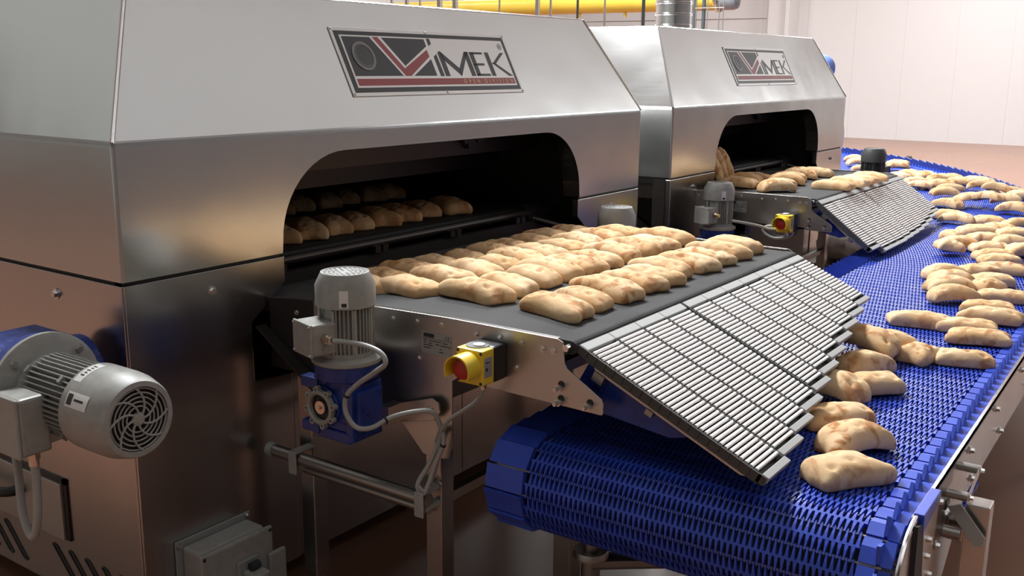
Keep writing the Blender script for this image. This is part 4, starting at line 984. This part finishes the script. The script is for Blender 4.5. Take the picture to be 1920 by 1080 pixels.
def bread(me, x, y, z, ang, label, group, tilt=(0, 0), sc=1.0):
    o = bpy.data.objects.new('flatbread', me); COL.objects.link(o)
    R_ = Matrix.Rotation(ang, 4, 'Z') @ Matrix.Rotation(tilt[0], 4, 'X') @ Matrix.Rotation(tilt[1], 4, 'Y')
    L_ = R_ @ (Matrix.Diagonal((*sc, 1)) if isinstance(sc, tuple) else Matrix.Scale(sc, 4))
    co = np.empty(len(me.vertices) * 3, dtype=np.float32); me.vertices.foreach_get('co', co)
    zm = float((co.reshape(-1, 3) @ np.array(L_.row[2][:3])).min())          # rest the lowest point on the belt
    o.matrix_world = Matrix.Translation((x, y, z - zm + 0.0006)) @ L_
    return tag(o, label, 'bread', group)
ORD = ['first', 'second', 'third', 'fourth', 'fifth', 'sixth', 'seventh', 'eighth', 'ninth', 'tenth', 'eleventh', 'twelfth']
GRID = [('row closest to the near roller slide', 1.415, [2.205, 2.335, 2.480, 2.620, 2.728, 2.850, 2.985, 3.120, 3.258, 3.400], 1.050),
        ('second row from the near roller slide', 1.690, [2.225, 2.360, 2.505, 2.622, 2.735, 2.862, 3.000, 3.138, 3.255, 3.400], 1.0495),
        ('third row from the near roller slide', 1.925, [2.205, 2.360, 2.515, 2.640, 2.765, 2.895, 3.045, 3.170, 3.305, 3.455], 1.0365),
        ('shaded row at the first oven mouth', 2.120, [2.180, 2.310, 2.435, 2.565, 2.715, 2.865, 2.985, 3.130, 3.250, 3.400], 1.021)]
k = 0
for (rn, y, xs, z) in GRID:
    for i, x in enumerate(xs):
        rr = random.Random(k * 13 + 5); k += 1
        tl = 0.0 if y < 1.8 else math.radians(-4.6) if y < 2.0 else math.radians(-4.6)
        bread(FLAT[(k * 4 + i) % 9], x, y + rr.uniform(-0.008, 0.008), z, math.radians(rr.uniform(-18, -9)) + (PI if rr.random() < 0.5 else 0),
              'golden flatbread, %s from the left, %s' % (ORD[i], rn), 'flatbreads in rows on the near conveyor', (0, 0), rr.uniform(0.97, 1.04))
for (rn, y, xs) in (('front row', 2.735, [2.165, 2.290, 2.410, 2.530, 2.670, 2.790, 2.920, 3.055, 3.210, 3.355]), ('back row', 3.27, [2.60, 2.73, 2.87, 2.99, 3.15, 3.29, 3.43, 3.56])):
    for i, x in enumerate(xs):
        rr = random.Random(i * 7 + int(y * 100))
        bread(FLAT[(i * 5 + 2) % 9], x, y + rr.uniform(-0.012, 0.012), 1.083, math.radians(rr.uniform(-31, -24)), 'browned flatbread inside the first oven, %s from the left in its %s' % (ORD[i], rn),
              'flatbreads inside the near oven', (0, 0), 1.15)
# second conveyor
C2 = [(5.262, 2.19, -80, 0, 0, 0.0, 'leftmost at the front, lying curled'), (5.46, 2.235, -78, 0, 0, 0.0, 'just behind the leftmost curled one'), (5.66, 2.27, -88, 0, 0, 0.0, 'alone in shade close to the oven mouth'),
      (5.20, 1.955, -40, 0, 0, 0.0, 'boat shaped and closest to the camera at the plate edge'), (5.37, 1.995, -42, 0, 0, 0.0, 'second of the overlapping file, right behind the boat shaped one'), (5.56, 2.03, -60, 0, 0, 0, 'third of the overlapping file'),
      (5.75, 2.08, -75, 0, 0, 0, 'fourth of the overlapping file'), (5.93, 2.08, -75, 0, 0, 0, 'fifth of the overlapping file'), (6.10, 2.05, -75, 0, 0, 0, 'farthest of the overlapping file'),
      (5.53, 1.755, -88, 0, 0, 0, 'nearest of four in the row touching the roller slide'), (5.75, 1.745, -95, 0, 0, 0, 'second of four in the row touching the roller slide'), (5.95, 1.735, -92, 0, 0, 0, 'third of four in the row touching the roller slide'), (6.13, 1.73, -85, 0, 0, 0, 'last of four in the row touching the roller slide')]
for i, (x, y, a, tx, ty, dz, d) in enumerate(C2):
    bread((FLAT if i > 8 or i == 2 else BENT)[i % 8], x, y, 1.043 if y > 2.2 else 1.0495, math.radians(a + 90), 'far conveyor flatbread, ' + d, 'flatbreads on the far conveyor', (tx, ty))
for i, (x, y, z, a, t, d) in enumerate([(5.50, 2.44, 1.030, 35, 68, 'leaning upright at the far oven mouth, left one'), (5.64, 2.45, 1.03, 20, 66, 'leaning upright at the far oven mouth, right one'), (5.36, 2.40, 1.03, 25, 64, 'tucked beside the grey motor cap at the far oven corner')]):
    bread(FLAT[i + 2], x, y, z, math.radians(a), 'browned flatbread ' + d, 'flatbreads on the far conveyor', (math.radians(t), 0))
# blue belt: x, y, angle of the long axis, mesh set, lift, label
BB = [
 (2.229, .633, -32, 'F', 0, 'large pale flatbread nearest the camera on the blue belt, beside the slide tip'),
 (2.439, .673, -35, 'B', 0, 'flatbread second from the camera in the file along the near slide'),
 (2.593, .753, -44, 'B', 0, 'flatbread third from the camera in the file along the near slide'),
 (2.790, .835, -100, 'B', .012, 'flatbread lying crosswise at the slide edge, fourth from the camera'),
 (2.925, .765, -42, 'B', 0, 'flatbread partly under the crosswise one by the slide edge'),
 (3.105, .850, -30, 'B', 0, 'slim flatbread by the slide, between the crosswise one and the pointed pair'),
 (3.300, .880, -105, 'B', .020, 'pointed flatbread with a dark scorched spot, lying over another beside the slide'),
 (3.420, .855, -62, 'B', 0, 'flatbread poking out behind the pointed scorched one'),
 (3.358, .740, -15, 'S', 0, 'short squarish flatbread with a browned front, between two long ones'),
 (3.402, .610, -72, 'F', 0, 'long smooth flatbread at the right edge of the blue belt, touching the squarish one'),
 (3.836, .864, -75, 'F', 0, 'flatbread lying alone in the middle of the blue belt with two brown spots'),
 (3.861, .688, -77, 'F', 0, 'flatbread behind the heavily spotted one near the belt edge'),
 (3.708, .625, -72, 'F', .004, 'heavily spotted flatbread near the right belt edge'),
 (4.223, .688, -72, 'F', 0, 'upper one of two parallel flatbreads near the right photo edge'),
 (4.043, .642, -80, 'F', .006, 'lower one of two parallel flatbreads near the right photo edge'),
 (4.315, .845, -50, 'B', .006, 'diamond shaped flatbread at the bottom of the stack of four left of centre'),
 (4.505, .890, -58, 'B', .004, 'second from the bottom in the stack of four'),
 (4.670, .925, -55, 'B', 0, 'third from the bottom in the stack of four'),
 (4.800, .985, -50, 'B', 0, 'pale flatbread at the top of the stack of four'),
 (4.463, .685, -68, 'F', 0, 'pale flatbread cut by the right edge of the photo below the round one'),
 (4.587, .758, -40, 'S', .010, 'small rounded flatbread with a dark brown end'),
 (4.769, .773, -66, 'B', 0, 'long browned flatbread just behind the small rounded one'),
 (4.969, .861, -55, 'B', 0, 'flatbread half hidden behind the long browned one'),
 (5.099, .800, -72, 'F', 0, 'flatbread in the near pile, fourth from its top at the right'),
 (5.300, .831, -62, 'B', .004, 'flatbread in the near pile, third from its top at the right'),
 (5.440, .885, -50, 'B', 0, 'flatbread in the near pile, second from its top at the right'),
 (5.620, .935, -60, 'B', .006, 'browned flatbread at the top left of the near pile'),
 (5.900, .890, -62, 'B', 0, 'flatbread behind the near pile with dark dimples'),
 (5.660, .790, -50, 'B', 0, 'flatbread at the right photo edge with a burnt corner'),
 (5.962, 1.026, -52, 'B', .004, 'whitish plump flatbread on its own above the near pile'),
 (6.200, 1.110, -50, 'B', .008, 'whitish flatbread with a split line, behind the plump one'),
 (6.420, 1.040, -100, 'B', 0, 'pale flatbread slanting to the right behind the split one'),
 (6.240, .920, -50, 'B', .004, 'browned flatbread slanting up to the right photo edge'),
 (6.560, .950, -45, 'B', .010, 'light flatbread at the right photo edge above the slanting one'),
 (6.700, 1.150, -70, 'B', 0, 'half visible pale flatbread just below the far heap'),
 (6.627, 1.309, -95, 'B', .004, 'golden flatbread in the small file below the far heap, right one'),
 (6.820, 1.413, -65, 'B', 0, 'golden flatbread in the small file below the far heap, left one'),
 (5.922, 1.193, -110, 'S', .008, 'torn pale piece of bread by the far slide, uppermost of three'),
 (5.662, 1.100, -60, 'B', .004, 'bread piece with a scorched hollow by the far slide, middle of three'),
 (5.460, 1.106, -58, 'S', .016, 'bowl shaped bread end by the far slide, lowest of three'),
 (7.356, 1.520, -110, 'B', 0, 'far heap: flatbread at its lower left corner'),
 (7.700, 1.620, -60, 'B', .03, 'far heap: flatbread just above the lower left corner'),
 (7.500, 1.420, -20, 'B', .035, 'far heap: angular flatbread tilted up at the front'),
 (7.450, 1.290, -110, 'B', .045, 'far heap: greyish upturned flatbread at the front'),
 (8.050, 1.660, -75, 'B', .035, 'far heap: long flatbread across its left half'),
 (8.200, 1.480, -69, 'B', .050, 'far heap: small rounded flatbread in the middle'),
 (8.945, 1.680, -62, 'B', .01, 'far heap: flatbread at its upper edge'),
 (8.565, 1.540, -90, 'B', .045, 'far heap: rounded flatbread below the upper edge'),
 (8.967, 1.850, -69, 'B', .01, 'far heap: flatbread at its upper left'),
 (8.600, 1.700, -73, 'B', .035, 'far heap: flatbread left of the rounded one'),
 (8.400, 1.800, -80, 'B', .03, 'far heap: pale round flatbread on the left'),
 (8.444, 1.900, -45, 'B', 0, 'far heap: leftmost flatbread'),
 (8.300, 1.370, -50, 'B', .02, 'far heap: long flatbread sloping down the right side'),
 (8.100, 1.240, -45, 'B', .03, 'far heap: flatbread with brown spot right of the long sloping one'),
 (7.900, 1.320, -80, 'B', .055, 'far heap: plump light flatbread on top of the middle'),
 (7.800, 1.150, -67, 'B', .02, 'far heap: flatbread at the right photo edge, upper'),
 (7.560, 1.200, -85, 'B', .03, 'far heap: flatbread right of the greyish upturned one'),
 (7.300, 1.100, -95, 'B', .015, 'far heap: flatbread at the right photo edge, lower'),
 (10.507, 3.120, -80, 'B', 0, 'flatbread in the farthest group, topmost beside the oven edge'),
 (10.00, 2.960, -40, 'B', .01, 'flatbread in the farthest group, second below the oven edge'),
 (9.400, 2.720, -50, 'B', .01, 'flatbread in the farthest group, lowest left of the dark motor cap'),
 (10.25, 2.900, -45, 'B', 0, 'flatbread in the farthest group, just left of the dark motor cap'),
 (10.16, 2.610, -97, 'B', .01, 'flatbread right of the dark motor cap, upper'),
 (9.831, 2.512, -60, 'B', .01, 'flatbread right of the dark motor cap, lower'),
 (9.278, 2.270, -88, 'B', 0, 'flatbread between the dark motor cap and the lone browned one'),
 (9.144, 2.100, -40, 'B', .01, 'folded browned flatbread close to the outer belt edge'),
 (9.050, 2.300, -110, 'B', .006, 'pale flatbread at the top corner of the far slide'),
 (9.201, 1.960, -100, 'B', 0, 'flatbread joining the file to the far heap at its top'),
 (8.562, 2.040, -60, 'B', .01, 'flatbread beside the far slide, thin upper one'),
 (8.355, 1.950, -95, 'B', .01, 'flatbread beside the far slide, lower one'),
 (8.838, 1.940, -40, 'B', .015, 'flatbread linking the far slide to the heap')]
for i, (x, y, a, kd, dz, d) in enumerate(BB):
    rr = random.Random(i * 31 + 3); me = {'F': FLAT, 'B': BENT, 'S': SHORT}[kd]; me = me[rr.randrange(len(me))] if i else FLAT[4]
    tx = math.radians(rr.uniform(-10, 10)) if dz > 0.015 else 0.0; ty = math.radians(rr.uniform(-12, 12)) if dz > 0.008 else 0.0
    bread(me, x, y, ZT + 0.001 + dz, math.radians(a + 90), d if 'bread' in d else 'flatbread, ' + d, 'flatbreads on the blue belt', (tx, ty), 1.0 if i else (1.25, 0.92, 1.15))

# ------------------------------------------------------------------ background: pipe, posts, duct, cable rack
pr_ = empty('gas_pipe', (11.9, 5.3, 2.50)); tag(pr_, 'thick yellow gas pipe running high behind both ovens', 'pipe')
MB().cyl((0, 0.05, 0), (0, 8.2, 0), 0.115, n=32).build('pipe', M['yellow_paint'], pr_, smooth=True)
e_ = MB(); e_.cyl((0, -0.16, 0), (0, 0.03, 0), 0.115, n=32); e_.lathe([(0.115, 0), (0.10, 0.04), (0.05, 0.062), (0, 0.066)], 32, Matrix.Translation((0, -0.16, 0)) @ Matrix.Rotation(PI / 2, 4, 'X'))
e_.build('end_cap', mat('cap_grey', (0.22, 0.25, 0.26), 0.4), pr_, smooth=True)
f_ = MB(); f_.cyl((0, 0.02, 0), (0, 0.05, 0), 0.14, n=32)
for i in range(12): t = 2 * PI * i / 12; f_.cyl((0.127 * math.cos(t), -0.0, 0.127 * math.sin(t)), (0.127 * math.cos(t), 0.075, 0.127 * math.sin(t)), 0.009, n=6)
f_.build('flange', M['bolt'], pr_)
for yy in (2.05, 1.35): MB().cyl((0, yy, -0.11), (0, yy, -0.17), 0.022, n=16).build('branch_stub', M['yellow_paint'], pr_)
PG = 'vertical hangers and posts behind the ovens'
POST = [(11.0, 9.90, .028, 'dull_steel_', 'thin brownish rod'), (11, 9.62, .04, '', 'wide grey post'), (11, 9.38, .02, '', 'thin rod'), (11, 9.03, .055, '', 'broad flat post, left of a pair'), (11, 8.76, .055, '', 'broad flat post, right of a pair'),
        (11, 8.02, .018, '', 'thin dark rod between the pair and the square post'), (11, 7.42, .045, '', 'square post at centre'), (11, 7.22, .022, '', 'short capped rod right of the square post'), (11, 6.82, .022, '', 'black rod at the right corner of the near hood'),
        (11, 6.43, .018, '', 'thin rod midway between the two hoods'), (11, 5.90, .03, '', 'black rod left of the silver duct'), (11, 5.30, .055, '', 'square brown post right of the silver duct')]
for i, (x, y, w_, _, d) in enumerate(POST):
    o = MB().box(x - w_ / 2, x + w_ / 2, y - w_ / 2, y + w_ / 2, 0, 5.0).build('post', M['black'] if 'black' in d else M['steel_dull'])
    tag(o, d + ', standing before the yellow pipe', 'post', PG)
rk = empty('cable_rack', (10.8, 4.95, 0)); tag(rk, 'wire cable ladder with dark cables beside the end of the yellow pipe', 'rack')
w_ = MB()
for yy in (-0.16, -0.11, 0.03, 0.17): w_.cyl((0, yy, 0), (0, yy, 5), 0.006, n=6)
for zz in [0.3 * i for i in range(1, 16)]: w_.cyl((0, -0.17, zz - 0.05), (0, 0.18, zz - 0.05), 0.005, n=6)
w_.build('wire_frame', M['bolt'], rk)
for yy in (0.20, 0.09): MB().cyl((0.03, yy, 0), (0.03, yy, 5), 0.022, n=12).build('cable', mat('dark_cable', (0.06, 0.07, 0.075), 0.4), rk, smooth=True)
tr_ = MB().cyl((25.735, 10.2, 2.95), (25.735, 17.99, 2.95), 0.012, n=8)
tag(tr_.build('conduit', M['bolt']), 'thin horizontal conduit on the white far wall, left of the silver duct', 'conduit')
du = MB(); prof = []; z = 1.913
while z < 4.4:
    prof += [(0.122, z), (0.122, z + 0.052), (0.130, z + 0.058), (0.130, z + 0.064), (0.122, z + 0.070)]; z += 0.074
du.lathe([(r, zz) for r, zz in prof], 36, Matrix.Translation((6.40, 3.2, 0)))
tag(du.build('exhaust_duct', M['chrome'], smooth=True), 'ribbed silver exhaust duct rising from the top of the second oven', 'duct')

# clutter under the far slide
sk_ = MB(); n = 18
for (cx_, cy_, cz_, rx_, ry_, rz_) in ((7.00, 2.10, 0.502, 0.27, 0.155, 0.09),):
    vs = []; fs = []
    for j in range(n + 1):
        for i in range(2 * n):
            th = PI * j / n; ph = PI * i / n
            def sg(v, e): return math.copysign(abs(v) ** e, v)
            x = sg(math.sin(th), 0.6) * sg(math.cos(ph), 0.6); y = sg(math.sin(th), 0.6) * sg(math.sin(ph), 0.6); z = sg(math.cos(th), 0.8)
            nn_ = 0.08 * noise.noise(Vector((x * 3, y * 3, z * 3)))
            vs.append((cx_ + x * rx_ * (1 + nn_), cy_ + y * ry_ * (1 + nn_), cz_ + z * rz_ * (1 + nn_ * 2)))
    for j in range(n):
        for i in range(2 * n): fs.append((j * 2 * n + i, j * 2 * n + (i + 1) % (2 * n), (j + 1) * 2 * n + (i + 1) % (2 * n), (j + 1) * 2 * n + i))
    sk_.add(vs, fs)
tag(sk_.build('flour_sack', M['sack'], smooth=True), 'white sack lying on a low platform beneath the far roller slide', 'sack')
pfr = empty('low_platform', (6.70, 1.93, 0.20)); tag(pfr, 'low steel platform under the white sack, seen beneath the far slide', 'platform')
MB().box(0, 0.60, 0, 0.36, 0.165, 0.20).build('deck', M['steel_dull'], pfr)
for (x, y) in ((0, 0), (0.56, 0), (0, 0.32), (0.56, 0.32)): MB().box(x, x + 0.04, y, y + 0.04, -0.20, 0.165).build('leg', M['steel_dull'], pfr)
cord([(6.62, 1.80, 0.90), (6.62, 1.80, 0.75), (6.62, 1.78, 0.60), (6.63, 1.74, 0.45), (6.64, 1.70, 0.3), (6.66, 1.68, 0.02)], 0.012, 'thin black cable hanging in front of the white sack', mt='black')
sb = MB(); sb.box(19.27, 19.43, 4.69, 4.85, 0, 0.05); sb.cyl((19.35, 4.77, 0.05), (19.35, 4.77, 0.14), 0.06, 0.05, n=20)
tag(sb.build('floor_sensor', M['darkgrey_plastic'], bevel=0.01), 'small dark grey device on the pink floor beyond the curved belt', 'device')

# person standing far behind the second oven, only the hairnet shows past the hood
pp = empty('person', (8.70, 2.93, 0), (0, 0, math.radians(160))); tag(pp, 'person in a blue hairnet, head just showing past the far oven', 'person')
def skin_body(name, verts, edges, radii, material, parent, root_i=0, sub=2):
    me = bpy.data.meshes.new(name); me.from_pydata(verts, edges, []); me.update(); me.materials.append(material)
    o = bpy.data.objects.new(name, me); COL.objects.link(o); o.parent = parent
    md = o.modifiers.new('skin', 'SKIN'); md.use_smooth_shade = True
    if not me.skin_vertices: bpy.context.view_layer.objects.active = o
    for i, r in enumerate(radii): me.skin_vertices[0].data[i].radius = (r, r * 0.8)
    me.skin_vertices[0].data[root_i].use_root = True
    o.modifiers.new('sub', 'SUBSURF').levels = sub; o.modifiers['sub'].render_levels = sub
    return o
V_ = [(0, 0, 0.95), (0, 0, 1.12), (0, 0, 1.30), (0, 0, 1.42), (0, 0, 1.50), (0.01, 0, 1.58), (0.02, 0, 1.68),
      (0, 0.17, 1.40), (0, 0.24, 1.15), (0.05, 0.25, 0.90), (0.07, 0.25, 0.80), (0, -0.17, 1.40), (0, -0.24, 1.15), (0.05, -0.25, 0.90), (0.07, -0.25, 0.80),
      (0, 0.09, 0.88), (0.01, 0.10, 0.50), (-0.01, 0.10, 0.09), (0.14, 0.10, 0.04), (0, -0.09, 0.88), (0.01, -0.10, 0.50), (-0.01, -0.10, 0.09), (0.14, -0.10, 0.04)]
E_ = [(0, 1), (1, 2), (2, 3), (3, 4), (4, 5), (5, 6), (3, 7), (7, 8), (8, 9), (9, 10), (3, 11), (11, 12), (12, 13), (13, 14), (0, 15), (15, 16), (16, 17), (17, 18), (0, 19), (19, 20), (20, 21), (21, 22)]
R_b = [.15, .14, .16, .12, .055, .085, .085, .065, .05, .035, .03, .065, .05, .035, .03, .09, .065, .045, .035, .09, .065, .045, .035]
try:
    skin_body('body', V_, E_, R_b, M['coat'], pp)
except Exception as ex:
    print('skin fallback', ex)
hd_ = MB(); T = Matrix.Translation((0.02, 0, 1.675))
hd_.lathe([(0, -0.125), (0.05, -0.115), (0.075, -0.07), (0.085, 0.0), (0.080, 0.06), (0.05, 0.11), (0, 0.125)], 24, T @ Matrix.Diagonal((1.12, 0.92, 1, 1)))
hd_.lathe([(0, 0), (0.014, 0.004), (0.016, 0.03), (0.004, 0.05)], 8, T @ Matrix.Translation((0.088, 0, -0.03)))
for sy in (-1, 1): hd_.lathe([(0, -0.012), (0.012, 0.0), (0.02, 0.02), (0.0, 0.035)], 10, T @ Matrix.Translation((0, 0.078 * sy, -0.02)))
hd_.build('head', M['skin'], pp, smooth=True)
hn = MB(); vs = []; fs = []; n = 28
for j in range(11):
    th = (PI * 0.62) * j / 10
    for i in range(n):
        ph = 2 * PI * i / n; pl_ = 1 + 0.035 * math.sin(9 * ph + 2 * th); r = 0.112 * pl_
        vs.append((0.0 + r * 1.08 * math.sin(th) * math.cos(ph), r * 0.98 * math.sin(th) * math.sin(ph), 1.70 + 0.115 * math.cos(th) * (1 + 0.02 * math.sin(9 * ph))))
for j in range(10):
    for i in range(n): fs.append((j * n + i, j * n + (i + 1) % n, (j + 1) * n + (i + 1) % n, (j + 1) * n + i))
hn.add(vs, fs); hn.build('hairnet', M['hairnet'], pp, smooth=True)
